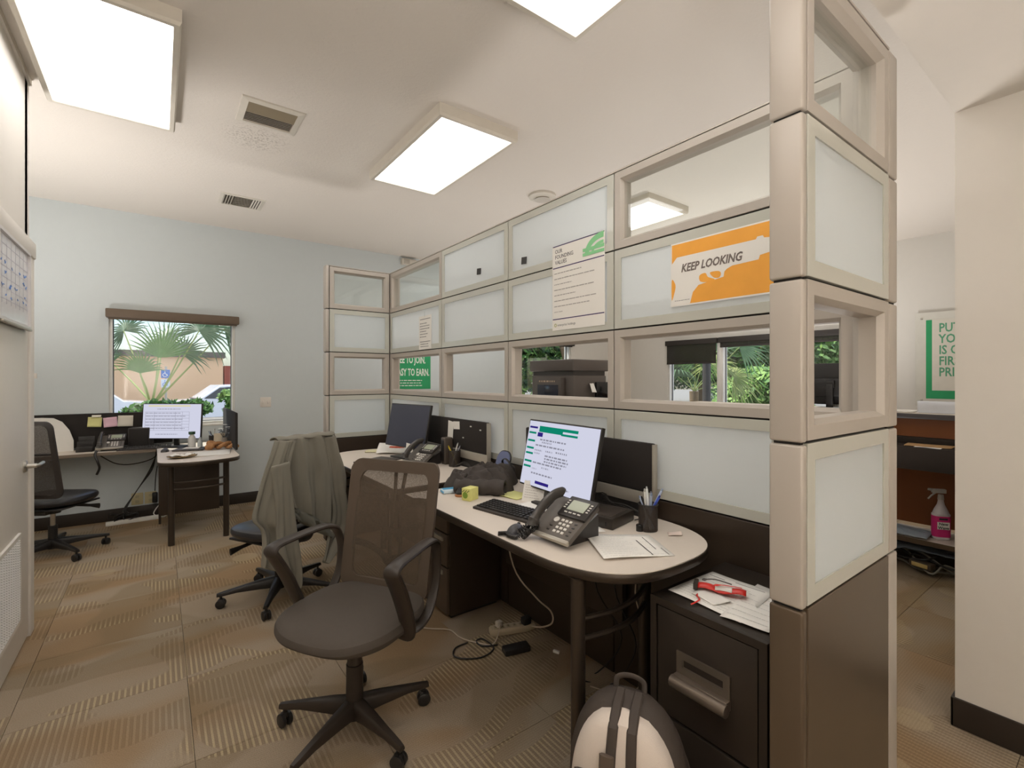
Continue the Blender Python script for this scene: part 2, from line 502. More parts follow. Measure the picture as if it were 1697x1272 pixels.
b = N(); bb(b, (1.05, -.6, 2.516), (XNR+.01, YNR, CEIL+.01)); struct('trim_soffit', b, cream_m, smooth=False, label='cream soffit dropping from the ceiling to the near right wall')
# cove along left wall / ceiling
b = N(); bb(b, (XDL, -2.2, CEIL-.035), (XDL+.012, 3.802, CEIL)); struct('trim_ceiling_left', b, cream_m, smooth=False)
# baseboards
b = N(); bb(b, (-1.88, YB-.012, 0), (XR, YB+.001, .118), .004); struct('baseboard_back', b, base_m)
b = N(); bb(b, (XNR-.012, -2.2, 0), (XNR+.001, YNR+.012, .118), .004); bb(b, (XNR-.012, YNR, 0), (XNR+1.2, YNR+.012, .118), .004); struct('baseboard_near_right', b, base_m)
b = N(); bb(b, (XR-.012, YNR, 0), (XR, YB, .118), .004); struct('baseboard_right', b, base_m)

# windows
def window(n, ax, const, w, blind, blabel, sign=1):
    a0, a1, z0, z1 = w
    f = setting('window_%d' % n)
    b = N()
    if ax == 'x': O, U, Nn = (a0, const, z0), (1, 0, 0), (0, 1, 0)
    else: O, U, Nn = (const, a0, z0), (0, 1, 0), (1, 0, 0)
    ringframe(b, O, U, (0, 0, 1), Nn, a1-a0, z1-z0, [(0, .02), (.028, .02), (.028, .14), (0, .14)])
    obj('window_frame', b, mat('white_window_frame', (222, 220, 214), .4), f, smooth=False)
    b = N()
    ringframe(b, O, U, (0, 0, 1), Nn, a1-a0, z1-z0, [(.024, .085), (.036, .085), (.036, .11), (.024, .11)])
    obj('gasket', b, mat('grey_gasket', (92, 92, 92), .6), f, smooth=False)
    b = N()
    O2 = Vector(O)+Vector(Nn)*.095
    M = basis(O2, U, (0, 0, 1))
    quad(b, M, .03, .03, a1-a0-.03, z1-z0-.03, .004, 0)
    obj('window_pane', b, glass_m, f, smooth=False)
    return f
window(1, 'x', YB, WIN_L, 0, '')
window(2, 'x', YB, WIN_B, 0, '')
for i, w in enumerate(WINR): window(3+i, 'y', XR, w, 0, '')
b = N(); bb(b, (WIN_L[0]-.02, YB-.012, .905), (WIN_L[1]+.02, YB+.03, .925), .003); struct('trim_sill', b, wall_m)

# roller blinds
blind_m = mat('brown_blind_cassette', (104, 88, 72), .55)
dark_bl = mat('black_blind_cassette', (44, 38, 34), .6)
scr = mesh_mat('screen_fabric', (40, 36, 28), .16, 260)
t = thing('roller_blind', 'brown roller blind cassette above the palm window on the blue wall', 'blind', (WIN_L[0]-.02, YB-.10, 2.03))
b = N(); bb(b, (0, 0, 0), (WIN_L[1]-WIN_L[0]+.05, .098, .088), .01); obj('cassette', b, blind_m, t)
b = N(); cyl(b, (.02, .05, .0), (WIN_L[1]-WIN_L[0]+.03, .05, .0), .016); obj('hem_bar', b, blind_m, t)
t = thing('roller_blind', 'black blind cassette over the window behind the printer', 'blind', (WIN_B[0]-.02, YB-.08, 2.0))
b = N(); bb(b, (0, 0, 0), (1.2, .078, .10), .008); obj('cassette', b, dark_bl, t)
b = N(); cyl(b, (.02, .04, -.005), (1.16, .04, -.005), .012); obj('hem_bar', b, dark_bl, t)
labs = ['black screen blind lowered a third of the way, beside the beige wall', 'raised black roller blind on the middle right-hand window', 'raised dark roller blind on the window seen through the near wing opening']
for i, w in enumerate(WINR):
    t = thing('roller_blind', labs[i], 'blind', (XR-.07, w[0]-.01, 2.0), group='roller blinds on the right-hand windows')
    L = w[1]-w[0]+.02; dr = .30 if i == 0 else .05
    b = N(); bb(b, (0, 0, 0), (.068, L, .085), .006); obj('cassette', b, dark_bl, t)
    b = N(); bb(b, (.03, .02, -dr), (.033, L-.02, .01)); obj('screen', b, scr, t, smooth=False)
    b = N(); bb(b, (.022, .02, -dr-.028), (.042, L-.02, -dr), .004); obj('hem_bar', b, dark_bl, t)

# door in the left wall
d = setting('door_1', 'cream door with a louvred grille and a lever handle')
b = N(); bb(b, (XDL-.02, 3.02, .012), (XDL+.012, 3.70, 2.10), .003); obj('door_slab', b, door_m, d)
b = N(); bb(b, (XDL, 3.03-.1, 2.10), (XDL+.03, 3.80, 2.19), .006); bb(b, (XDL, 3.705, 0), (XDL+.022, 3.80, 2.19), .004); obj('casing', b, cream_m, d)
b = N(); bx(b, (XDL+.025, 3.81, 1.44), (.012, .02, .03), .002); obj('strike', b, cream_m, d)
h = N(); lathe(h, [(.0, 0), (.033, 0), (.033, .006), (.028, .012), (.014, .014), (.012, .05), (0, .05)], (XDL+.012, 3.60, .955), 24, Matrix.Rotation(pi/2, 4, 'Y'))
hn = obj('door_handle', h, chrome, d)
h = N(); tube(h, [(XDL+.05, 3.60, .955), (XDL+.064, 3.605, .955), (XDL+.068, 3.63, .955), (XDL+.068, 3.73, .953)], [.011, .012, .012, .009], 10, smooth=4); obj('lever', h, chrome, hn)
gv = N(); ringframe(gv, (XDL+.012, 3.04, .17), (0, 1, 0), (0, 0, 1), (1, 0, 0), .445, .46, [(0, 0), (.002, .01), (.022, .01), (.024, 0)])
gr = obj('grille', gv, door_m, d, smooth=False)
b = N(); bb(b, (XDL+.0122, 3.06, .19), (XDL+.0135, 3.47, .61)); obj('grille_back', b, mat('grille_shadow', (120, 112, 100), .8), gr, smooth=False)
for k in range(9):
    b = N()
    for j in range(34):
        bx(b, (XDL+.018, 3.084+k*.045, .20+j*.0121), (.010, .037, .0022), 0, Matrix.Rotation(radians(35), 4, 'Y'))
    o = obj('louvre_column', b, door_m, gr, smooth=False)
# whiteboard on the door
t = thing('whiteboard', 'white calendar whiteboard hanging on the left-hand door', 'whiteboard', (XDL+.012, 3.0, 1.69))
b = N(); bb(b, (0, 0, 0), (.012, .64, .41)); obj('board', b, mat('board_white', (230, 228, 230), .25), t, smooth=False)
b = N(); ringframe(b, (.010, 0, 0), (0, 1, 0), (0, 0, 1), (1, 0, 0), .64, .41, [(0, -.01), (0, .012), (.014, .012), (.016, 0)]); obj('frame', b, mat('board_frame', (214, 210, 208), .4), t, smooth=False)
b = N()
M = basis((.0125, 0, 0), (0, 1, 0), (0, 0, 1))
for k in range(1, 7): quad(b, M, .02, .05+.05*k, .62, .052+.05*k)
for k in range(1, 8): quad(b, M, .085*k, .08, .085*k+.002, .39)
gl0 = obj('grid_lines', b, mat('pale_grid_ink', (190, 188, 200), .7), t, smooth=False)
b = N()
for k in range(26):
    x0, y0 = random.uniform(.05, .58), random.choice([.11, .16, .21, .26])+random.uniform(0, .02)
    tube(b, [M @ Vector((x0+i*.008, y0+random.uniform(-.008, .01), .0012)) for i in range(4)], .0012, 4)
obj('handwriting', b, mat('blue_marker', (96, 140, 205), .6), t)['kind'] = 'stuff'
b = N(); bb(b, (.012, .03, -.012), (.03, .62, 0), .003); obj('pen_tray', b, silver, t)

# ------------------------------------------------------------------ ceiling fittings
def ceiling_light(x0, y0, x1, y1, label):
    t = thing('ceiling_light', label, 'ceiling light', ((x0+x1)/2, (y0+y1)/2, CEIL), group='flat ceiling light panels')
    w, l = x1-x0, y1-y0
    b = N(); ringframe(b, (-w/2-.02, -l/2-.02, 0), (1, 0, 0), (0, 1, 0), (0, 0, -1), w+.04, l+.04, [(0, 0), (0, .06), (.008, .075), (.03, .075), (.034, .060), (.034, 0)])
    obj('frame', b, mat('light_frame', (214, 207, 194), .5), t, smooth=False)
    b = N(); bb(b, (-w/2+.008, -l/2+.008, -.068), (w/2-.008, l/2-.008, -.058)); obj('diffuser', b, diff_m, t, smooth=False)
ceiling_light(-.505, 2.68, .067, 3.835, 'large lit ceiling panel at top left, above the door side')
ceiling_light(1.40, 2.62, 1.96, 3.79, 'lit ceiling panel in the middle, over the partition')
ceiling_light(1.03, .52, 1.60, 1.645, 'ceiling panel of which only the tip shows at the top edge')
ceiling_light(3.60, 2.75, 4.17, 3.90, 'lit ceiling panel beyond the partition, seen through clear glass')
ceiling_light(5.7, 2.75, 6.27, 3.90, 'unseen ceiling panel added to light the reception room')  # out of view, added for the light it gives this room
ceiling_light(3.60, 5.0-.3, 4.17, 5.85, 'ceiling panel near the back of the reception room')
ceiling_light(-.505, .3, .067, 1.45, 'ceiling panel over the camera side of the room')
ceiling_light(1.03, -1.7, 1.60, -.55, 'ceiling panel behind the camera')
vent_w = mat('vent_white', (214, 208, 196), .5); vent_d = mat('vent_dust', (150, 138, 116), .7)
t = thing('return_grille', 'square ceiling grille with dusty slats above a soot stain', 'ceiling vent', (.58, 3.40, CEIL))
b = N(); ringframe(b, (-.18, -.17, 0), (1, 0, 0), (0, 1, 0), (0, 0, -1), .36, .34, [(0, 0), (.004, .008), (.04, .014), (.042, 0)]); obj('frame', b, vent_w, t, smooth=False)
b = N(); bb(b, (-.145, -.135, -.002), (.145, .135, 0)); obj('duct_back', b, mat('duct_dark', (92, 80, 62), .9), t, smooth=False)
for k in range(14):
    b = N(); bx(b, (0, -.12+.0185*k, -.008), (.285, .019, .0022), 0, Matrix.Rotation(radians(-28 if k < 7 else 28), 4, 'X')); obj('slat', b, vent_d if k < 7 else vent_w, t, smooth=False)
t = thing('supply_diffuser', 'small slotted ceiling diffuser near the blue wall', 'ceiling vent', (.64, 5.2, CEIL))
b = N(); ringframe(b, (-.185, -.165, 0), (1, 0, 0), (0, 1, 0), (0, 0, -1), .37, .33, [(0, 0), (.003, .006), (.028, .010), (.03, 0)]); obj('frame', b, vent_w, t, smooth=False)
b = N(); bb(b, (-.16, -.14, -.002), (.16, .14, 0)); obj('duct_back', b, mat('duct_dark2', (70, 62, 52), .9), t, smooth=False)
for k in range(4):
    for s in (-1, 1):
        b = N(); bx(b, (s*(.085+.022*k), 0, -.009), (.013, .27, .002), 0, Matrix.Rotation(radians(40*s), 4, 'Y')); obj('slat', b, vent_w, t, smooth=False)
for k in range(8):
    b = N(); bx(b, (0, -.12+.034*k, -.009), (.14, .026, .002), 0, Matrix.Rotation(radians(30), 4, 'X')); obj('slat', b, vent_w, t, smooth=False)
t = thing('smoke_detector', 'round white smoke detector on the ceiling beside the partition', 'smoke detector', (2.85, 3.37, CEIL))
b = N(); lathe(b, [(0, 0), (.125, 0), (.125, -.02), (.10, -.032), (.04, -.036), (0, -.036)], n=36); obj('body', b, vent_w, t)
b = N(); lathe(b, [(.062, -.030), (.075, -.044), (.055, -.046), (.03, -.05), (0, -.05)], n=30); obj('sensor_ring', b, mat('detector_grey', (196, 190, 180), .6), t)
t = thing('emergency_light', 'small white alarm box high on the blue wall in the ceiling corner', 'alarm', (2.80, YB, 3.0))
b = N(); bb(b, (-.11, -.07, 0), (.11, 0, .085), .012); obj('body', b, vent_w, t)
b = N()
for k in range(5):
    for j in range(5): bx(b, (-.08+.018*k, -.0715, .015+.014*j), (.008, .003, .006))
obj('sounder_slots', b, mat('slot_grey', (140, 132, 122), .8), t, smooth=False)

# switch and outlets on the back wall
t = thing('light_switch', 'beige double light switch on the blue wall', 'switch', (1.01, YB, 1.148))
b = N(); bb(b, (-.058, -.006, -.058), (.058, 0, .058), .003); obj('cover_plate', b, cream_m, t)
for s in (-.025, .025):
    b = N(); bx(b, (s, -.009, 0), (.018, .008, .036), .002); obj('rocker', b, cream_m, t)
ivory = mat('ivory_plate', (204, 192, 150), .5)
for i, xx in enumerate((-.175, -.066)):
    t = thing('wall_outlet', ('ivory wall outlet plate under the desk, the left of the pair', 'ivory wall outlet plate under the desk, right of the pair beside a black adapter')[i], 'outlet', (xx, YB, .19), group='outlets under the corner desk')
    b = N(); bb(b, (-.048, -.006, -.06), (.048, 0, .06), .003); obj('cover_plate', b, ivory, t)
    for s in (-.025, .025):
        b = N(); bx(b, (0, -.008, s), (.03, .005, .026), .002); obj('socket', b, mat('ivory_socket', (186, 176, 140), .5), t)

# ------------------------------------------------------------------ partitions
def partition(t, O, U, Nn, bounds, kinds, dep=.081, g=.0035, post=True):
    """cells along U; rows from the top; kinds[row][col] in 'c' clear glass, 'f' frosted, 'o' open"""
    O, U, Nn = Vector(O), Vector(U), Vector(Nn)
    rows = [(S1, TOP), (S2, S1), (S3, S2), (S4, S3)]
    L = bounds[-1]-bounds[0]
    for r, (z0, z1) in enumerate(rows):
        for c, (a0, a1) in enumerate(zip(bounds, bounds[1:])):
            w, h = a1-a0-2*g, z1-z0-2*g
            P = O+U*(a0+g)+Vector((0, 0, z0+g))
            k = kinds[r][c]
            b = N()
            if k == 'f':
                ringframe(b, P, U, (0, 0, 1), Nn, w, h, [(.0, .001), (.001, 0), (.040, 0), (.040, dep), (.0, dep)])
                obj('panel_frame', b, greenish, t, smooth=False)
                b = N(); M = basis(P, U, (0, 0, 1))
                for v in bb(b, (.039, .039, 0), (w-.039, h-.039, .006)):
                    q = v.co; v.co = P+U*q.x+Vector((0, 0, 1))*q.y+Nn*(q.z+.004)
                obj('frosted_pane', b, frost_m, t, smooth=False)
            else:
                ringframe(b, P, U, (0, 0, 1), Nn, w, h, [(.0, .001), (.001, 0), (.034, 0), (.046, .018), (.046, dep-.018), (.034, dep), (.0, dep)])
                obj('panel_frame', b, beige, t, smooth=False)
                if k == 'c':
                    b = N()
                    for v in bb(b, (.044, .044, 0), (w-.044, h-.044, .006)):
                        q = v.co; v.co = P+U*q.x+Vector((0, 0, 1))*q.y+Nn*(q.z+.030)
                    obj('clear_pane', b, glass_m, t, smooth=False)
    for z in (S1, S2, S3, S4):
        core = N()
        for v in bb(core, (bounds[0]+.004, .010, z-.006), (bounds[-1]-.004, dep-.010, z+.006)):
            q = v.co; v.co = O+U*q.x+Nn*q.y+Vector((0, 0, q.z))
        obj('joint_rail', core, gap_m, t, smooth=False)
    for a in bounds[1:-1]:
        core = N()
        for v in bb(core, (a-.006, .010, .01), (a+.006, dep-.010, TOP-.002)):
            q = v.co; v.co = O+U*q.x+Nn*q.y+Vector((0, 0, q.z))
        obj('joint_post', core, gap_m, t, smooth=False)
    for a0, a1 in zip(bounds, bounds[1:]):
        b = N()
        for v in bb(b, (a0+g, 0, 0.012), (a1-g, dep, S4-g), .002, seg=1):
            q = v.co; v.co = O+U*q.x+Nn*q.y+Vector((0, 0, q.z))
        obj('base_panel', b, brown_m if t['category'] != 'wing' else brown_l, t)
    b = N()
    for v in bb(b, (bounds[0], -.001, TOP), (bounds[-1], dep+.001, TOP+.007)):
        q = v.co; v.co = O+U*q.x+Nn*q.y+Vector((0, 0, q.z))
    obj('top_rail', b, beige, t, smooth=False)
t = thing('partition_wall', 'long partition of beige frames and frosted glass behind the right-hand desks', 'partition', (0, 0, 0))
partition(t, (XL, 0, 0), (0, 1, 0), (1, 0, 0), [YNB+.004, 1.544, 2.406, 3.277, YF-.002],
          [['c', 'f', 'f', 'c'], ['f']*4, ['o']*4, ['f']*4])
# far corner post
b = N(); bb(b, (XL+.004, YF+.002, 0), (XL+.081, YFB, TOP+.007), .002); obj('corner_post', b, beige, t)
# near wing
t = thing('near_partition_wing', 'nearest partition wing at right, tall stack of beige frames facing the camera', 'partition', (0, 0, 0))
t['category'] = 'wing'
partition(t, (XW, YN, 0), (1, 0, 0), (0, 1, 0), [0, XL+.008-XW], [['c'], ['f'], ['o'], ['f']])
t['category'] = 'partition'
def cap(t, x0, x1, y0, y1, low, name='end_cap', bev=.006):
    for z0, z1, m in ((.012, S4-.006, low), (S4, S3-.006, beige), (S3, S2-.006, beige), (S2, S1-.006, beige), (S1, TOP+.006, beige)):
        b = N(); bb(b, (x0, y0, z0), (x1, y1, z1), bev, seg=3); obj(name, b, m, t)
    b = N(); bb(b, (x0+.008, y0+.008, .012), (x1-.004, y1-.008, TOP-.01)); obj('cap_core', b, gap_m, t, smooth=False)
cap(t, XW-.024, XW+.0005, YN, YNB-.006, brown_l)
cap(t, XL+.012, XL+.086, YN, YNB, beige, 'corner_post')
# far wing
t = thing('far_partition_wing', 'far partition wing with four stacked glass frames beside the blue wall', 'partition', (0, 0, 0))
partition(t, (XW+.004, YF, 0), (1, 0, 0), (0, 1, 0), [0, XL-.004-XW-.004], [['c'], ['f'], ['o'], ['f']])
cap(t, XW-.026, XW+.0025, YF, YFB, brown_m)

# ------------------------------------------------------------------ desks
DZ = .815
def superarc(cx, cy, rx, ry, n, a0, a1, steps):
    o = []
    for i in range(steps+1):
        a = radians(a0+(a1-a0)*i/steps)
        o.append((cx+rx*sgnpow(cos(a), 2/n), cy+ry*sgnpow(sin(a), 2/n)))
    return o
def worktop(t, out, z, th=.034):
    b = N(); prism(b, out, z-th, z-.0015, ch=.004); obj('edge_band', b, metal_dk, t, ang=50)
    cx_ = sum(p[0] for p in out)/len(out); cy_ = sum(p[1] for p in out)/len(out)
    b = N(); ins = [(x-(x-cx_)*.010, y-(y-cy_)*.010) for x, y in out]
    prism(b, ins, z-.006, z); obj('worktop', b, laminate, t, smooth=False)
def post_legs(t, pts, ztop, zr, bow, nrm):
    for p in pts:
        b = N(); cyl(b, (p[0], p[1], 0), (p[0], p[1], ztop), .024, n=20); bb(b, (p[0]-.03, p[1]-.03, ztop-.003), (p[0]+.03, p[1]+.03, ztop)); obj('leg', b, metal_dk, t)
    for z in zr:
        b = N(); a, c = Vector((pts[0][0], pts[0][1], z)), Vector((pts[1][0], pts[1][1], z))
        P = [a.lerp(c, k/12)+Vector((nrm[0], nrm[1], 0))*bow*(1-(2*k/12-1)**2) for k in range(13)]
        tube(b, P, .0095, 8); obj('curved_rail', b, metal_dk, t)
# near desk
t = thing('desk', 'nearest worktop with a rounded end, grey laminate with a dark edge, on the right', 'desk')
out = [(XL-.004, 2.37), (1.045, 2.37)] + superarc(1.40, 1.35, .352, .42, 2.8, 180, 360, 32)
worktop(t, out, DZ)
post_legs(t, [(1.10, 1.12), (1.50, 1.165)], DZ-.034, (.64, .575), .05, (.1, -1))
b = N(); bb(b, (XL-.05, 1.45, .30), (XL-.02, 2.36, DZ-.04), .003); obj('modesty_panel', b, brown_m, t)
b = N(); bb(b, (1.25, 1.50, DZ-.075), (1.30, 2.30, DZ-.034), .003); obj('support_rail', b, black_p, t)
# far desk
t = thing('desk', 'farther worktop with a rounded end in the corner of the partitions', 'desk')
out = [(XL-.004, 2.48)] + superarc(1.395, 3.54, .355, .50, 2.6, 0, 180, 32) + [(1.04, 2.48)]
worktop(t, out, DZ)
post_legs(t, [(1.12, 3.72), (1.52, 3.86)], DZ-.034, (.64, .575), .05, (-.3, 1))
b = N(); bb(b, (XL-.05, 2.9, .30), (XL-.02, 3.6, DZ-.04), .003); obj('modesty_panel', b, brown_m, t)
# pedestal under it
t = thing('drawer_pedestal', 'dark drawer pedestal under the desks behind the swivel chair', 'pedestal', (1.37, 2.475, 0))
b = N(); bb(b, (.012, 0, .02), (.375, .40, .70), .004); obj('body', b, brown_m, t)
b = N(); bb(b, (.03, .02, 0), (.36, .38, .02)); obj('plinth', b, black_p, t)
for z0, z1 in ((.03, .30), (.31, .50), (.51, .69)):
    b = N(); bb(b, (-.006, .006, z0), (.012, .394, z1), .003); dr = obj('drawer', b, mat('bronze_drawer_front', (86, 74, 62), .4, .1), t)
    b = N(); bb(b, (-.016, .05, z1-.045), (-.004, .17, z1-.02), .004); obj('drawer_pull', b, silver, dr)
# left corner desk
LZ = .735
t = thing('corner_desk', 'L-shaped corner desk by the palm window with a bow-fronted return', 'desk')
out = [(-1.7, YB-.003), (-1.7, 5.84), (-.02, 5.84), (-.02, YB-.003)]
b = N(); prism(b, out, LZ-.03, LZ-.0015, ch=.003); obj('edge_band', b, mat('taupe_edge', (126, 112, 96), .5), t)
b = N(); prism(b, [(-1.69, YB-.004), (-1.69, 5.845), (-.021, 5.845), (-.021, YB-.004)], LZ-.005, LZ); obj('worktop', b, laminate, t, smooth=False)
front = [(-.01, 4.90), (.01, 4.84), (.07, 4.79), (.17, 4.755), (.29, 4.75), (.41, 4.77), (.50, 4.80), (.565, 4.85), (.59, 4.92)]
front = [(p.x, p.y) for p in catmull([(x, y, 0) for x, y in front], 4)]
out = [(-.016, YB-.003)] + front + [(.59, YB-.003)]
worktop(t, out, LZ+.001, .036)
post_legs(t, [(.088, 5.0), (.494, 5.02)], LZ-.034, (.535, .475), .05, (0, -1))
b = N(); bb(b, (0, 5.36, .18), (.47, 5.385, LZ-.035), .003); obj('modesty_panel', b, brown_m, t)
b = N(); bb(b, (.0, 5.385, .10), (.02, 6.2, LZ-.035), .003); obj('end_panel', b, brown_m, t)

# file cabinet
t = thing('file_cabinet', 'black two-drawer steel file cabinet beside the near desk leg', 'cabinet', (1.28, .605, 0))
W_, D_, H_ = .37, .458, .726
b = N(); bb(b, (.018, 0, .0), (D_, W_, H_), .003); obj('body', b, mat('black_brown_steel', (48, 41, 35), .38, .1, bump=.05, bscale=400), t)
b = N(); ringframe(b, (0.004, 0, 0), (0, 1, 0), (0, 0, 1), (1, 0, 0), W_, H_, [(0, .016), (0, 0), (.022, 0), (.022, .016)]); obj('front_rim', b, MATS['black_brown_steel'], t, smooth=False)
for z0, z1 in ((.035, .36), (.37, .70)):
    b = N(); bb(b, (.006, .026, z0), (.026, W_-.026, z1), .003); dr = obj('drawer', b, MATS['black_brown_steel'], t)
    zc = (z0+z1)/2-.01; yc = W_/2
    b = N(); ringframe(b, (.005, yc-.085, zc-.0), (0, 1, 0), (0, 0, 1), (-1, 0, 0), .17, .065, [(0, 0), (0, .006), (.02, .006), (.022, 0)]); obj('label_holder', b, silver if 0 else mat('pewter', (120, 110, 98), .3, .6), dr, smooth=False)
    b = N(); tube(b, [(-.022, yc-.088, zc-.02), (-.022, yc+.088, zc-.02)], .0165, 14, flat=1.1); bb(b, (-.02, yc-.086, zc-.03), (.006, yc+.086, zc+.0), .003); obj('drawer_pull', b, mat('pewter_pull', (128, 116, 104), .28, .6), dr)

# ------------------------------------------------------------------ chairs
def star_base(t, angs, r, m, hub_z=.10, hub_top=.14):
    b = N(); cyl(b, (0, 0, .055), (0, 0, hub_top), .036, .032, 20); obj('hub', b, m, t)
    for a in angs:
        a = radians(a); d = Vector((cos(a), sin(a), 0)); n = Vector((-sin(a), cos(a), 0))
        b = N(); secs = []
        for f, w, z0, z1 in ((.02, .030, .062, .135), (.35, .025, .072, .125), (.75, .019, .078, .106), (1.0, .016, .072, .094), (1.07, .012, .072, .090)):
            c = d*(r*f)
            secs.append([b.verts.new(c+n*q*w*s+Vector((0, 0, z))) for q, s, z in ((-1, .8, z0), (1, .8, z0), (1, 1, z1-.012), (.6, 1, z1), (-.6, 1, z1), (-1, 1, z1-.012))])
        for A, B in zip(secs, secs[1:]):
            for k in range(6): b.faces.new((A[k], A[(k+1) % 6], B[(k+1) % 6], B[k]))
        b.faces.new(secs[0][::-1]); b.faces.new(secs[-1])
        obj('base_arm', b, m, t, ang=50)
        c = d*r
        b = N(); cyl(b, (c.x, c.y, .05), (c.x, c.y, .08), .008)
        ra = a+random.uniform(-.9, .9); ax = Vector((-sin(ra), cos(ra), 0))
        for s in (-1, 1):
            q = c+Vector((0, 0, .027))+ax*s*.014
            tube(b, [q-ax*.009, q-ax*.006, q+ax*.006, q+ax*.009], [.022, .0268, .0268, .022], 18)
        bx(b, (c.x, c.y, .046), (.03, .024, .02), .006, Matrix.Rotation(ra, 4, 'Z'))
        obj('caster', b, black_p, t)
def cushion(bm, w, l, z0, z1, n=3.2, taper=0.0, dome=.012, cy=0.0, ns=36):
    prof = [(0.0, z0), (.80, z0), (.94, z0+(z1-z0)*.2), (1.0, z0+(z1-z0)*.55), (.97, z0+(z1-z0)*.82), (.88, z1-.004), (.6, z1+dome*.5), (.25, z1+dome*.2), (0.0, z1+dome*.1)]
    rings = []
    for f, z in prof:
        R = []
        for k in range(ns):
            a = 2*pi*k/ns
            X = sgnpow(cos(a), 2/n)*w/2*max(f, .002); Y = sgnpow(sin(a), 2/n)*l/2*max(f, .002)
            X *= 1-taper*(Y/(l/2))*-1*.5 if taper else 1
            dz = -.018*max(0, (Y/(l/2)-.65)/.35)**2*(1 if z > z0+.02 else .3)+.010*(abs(X)/(w/2))**2*(1 if z > z1-.02 else 0)
            R.append(bm.verts.new((X, Y+cy, z+dz)))
        rings.append(R)
    for A, B in zip(rings, rings[1:]):
        for k in range(ns): bm.faces.new((A[k], A[(k+1) % ns], B[(k+1) % ns], B[k]))
    bm.faces.new(rings[0][::-1]); bm.faces.new(rings[-1])

def back_pt(s, v, w0, w1, z0, z1, y0, rec, curve=.03):
    """s -1..1 across, v 0..1 up; leans back by rec, wraps round by curve"""
    w = w0+(w1-w0)*v
    return Vector((s*w/2, y0-rec*v+curve*(s*s)+.02*sin(v*pi), z0+(z1-z0)*v))
def mesh_back(t, w0, w1, z0, z1, y0, rec, mm, fm, border=.05, curve=.03):
    R = lambda s, v, d=0: back_pt(s, v, w0, w1, z0, z1, y0, rec, curve)+Vector((0, d, 0))
    # woven border
    b = N()
    out = [(x*2, y+.5) for x, y in rrect(1, 1, .09, 6)]
    n = len(out); bi = border/((w0+w1)/4); bj = border/(z1-z0)
    o1 = [R(x, y) for x, y in out]; i1 = [R(x*(1-bi), .5+(y-.5)*(1-2*bj)) for x, y in out]
    o2 = [p+Vector((0, -.014, 0)) for p in o1]; i2 = [p+Vector((0, -.014, 0)) for p in i1]
    V = [[b.verts.new(p) for p in L] for L in (o1, i1, i2, o2)]
    for A, B in zip(V, V[1:]+V[:1]):
        for k in range(n): b.faces.new((A[k], A[(k+1) % n], B[(k+1) % n], B[k]))
    obj('back_frame', b, fm, t)
    b = N(); grid(b, 15, 13, lambda u, v: R((u*2-1)*(1-bi*.9), .5+(v-.5)*(1-1.8*bj), -.006)); obj('mesh_panel', b, mm, t)
    return R
# main chair
fwd = radians(90+32+90)   # facing direction angle
def face(dx, dy): return atan2(-dx, dy)
t = thing('swivel_chair', 'brown mesh-back swivel chair with armrests in the foreground', 'chair', (.640, 1.935, 0), face(-.848, -.53))
ch = t
loc = (.014, -.03)
rzc = face(-.848, -.53)
star_base(t, [a-math.degrees(rzc) for a in (-5, 67, 139, 211, 283)], .295, dkbrown_p)
b = N(); cyl(b, (0, 0, .13), (0, 0, .27), .034, .033, 20); cyl(b, (0, 0, .26), (0, 0, .33), .029, n=20); cyl(b, (0, 0, .32), (0, 0, .43), .025, n=20); obj('gas_column', b, dkbrown_p, t)
b = N(); bx(b, (0, -.02, .415), (.20, .26, .035), .01); obj('seat_mechanism', b, black_p, t)
b = N(); tube(b, [(.09, 0, .405), (.20, .03, .40), (.24, .03, .40)], [.007, .007, .011], 8); obj('lever', b, black_p, t)
b = N(); cushion(b, .53, .52, .425, .505, 2.9, cy=.01); subsurf(obj('seat', b, leather_g, t), 1)
R = mesh_back(t, .455, .475, .475, 1.045, -.205, .10, mesh_brown, mat('brown_woven_border', (84, 71, 58), .7, bump=.2, bscale=900), .052)
b = N()
for s in (-.16, .10):
    tube(b, [R(s*.3, -.12, -.05), R(s*.6, .1, -.05), R(s, .35, -.045), R(s*.5, .6, -.04), R(s*.9-.02, .92, -.018)], [.02, .018, .014, .013, .012], 8, smooth=5, flat=.5)
obj('spine', b, black_p, t)
for v0, v1, s in ((.56, .80, 1), (.56, .74, -1), (.34, .62, 1), (.34, .58, -1), (.14, .40, 1), (.14, .38, -1)):
    b = N(); pts = [R(s*.04, v0+.06, -.04), R(s*.45, (v0+v1)/2+.04, -.03), R(s*.92, v1-.04, -.018)]
    tube(b, pts, [.034, .028, .016], 8, smooth=4, flat=.2, up=(0, 1, 0)); obj('back_rib', b, black_p, t)
b = N(); tube(b, [(0, -.05, .41), (0, -.20, .41), (0, -.285, .44), R(0, -.0, -.045), R(0, .15, -.05)], [.03, .03, .03, .028, .02], 10, smooth=5, flat=.45, up=(1, 0, 0)); obj('back_support', b, black_p, t)
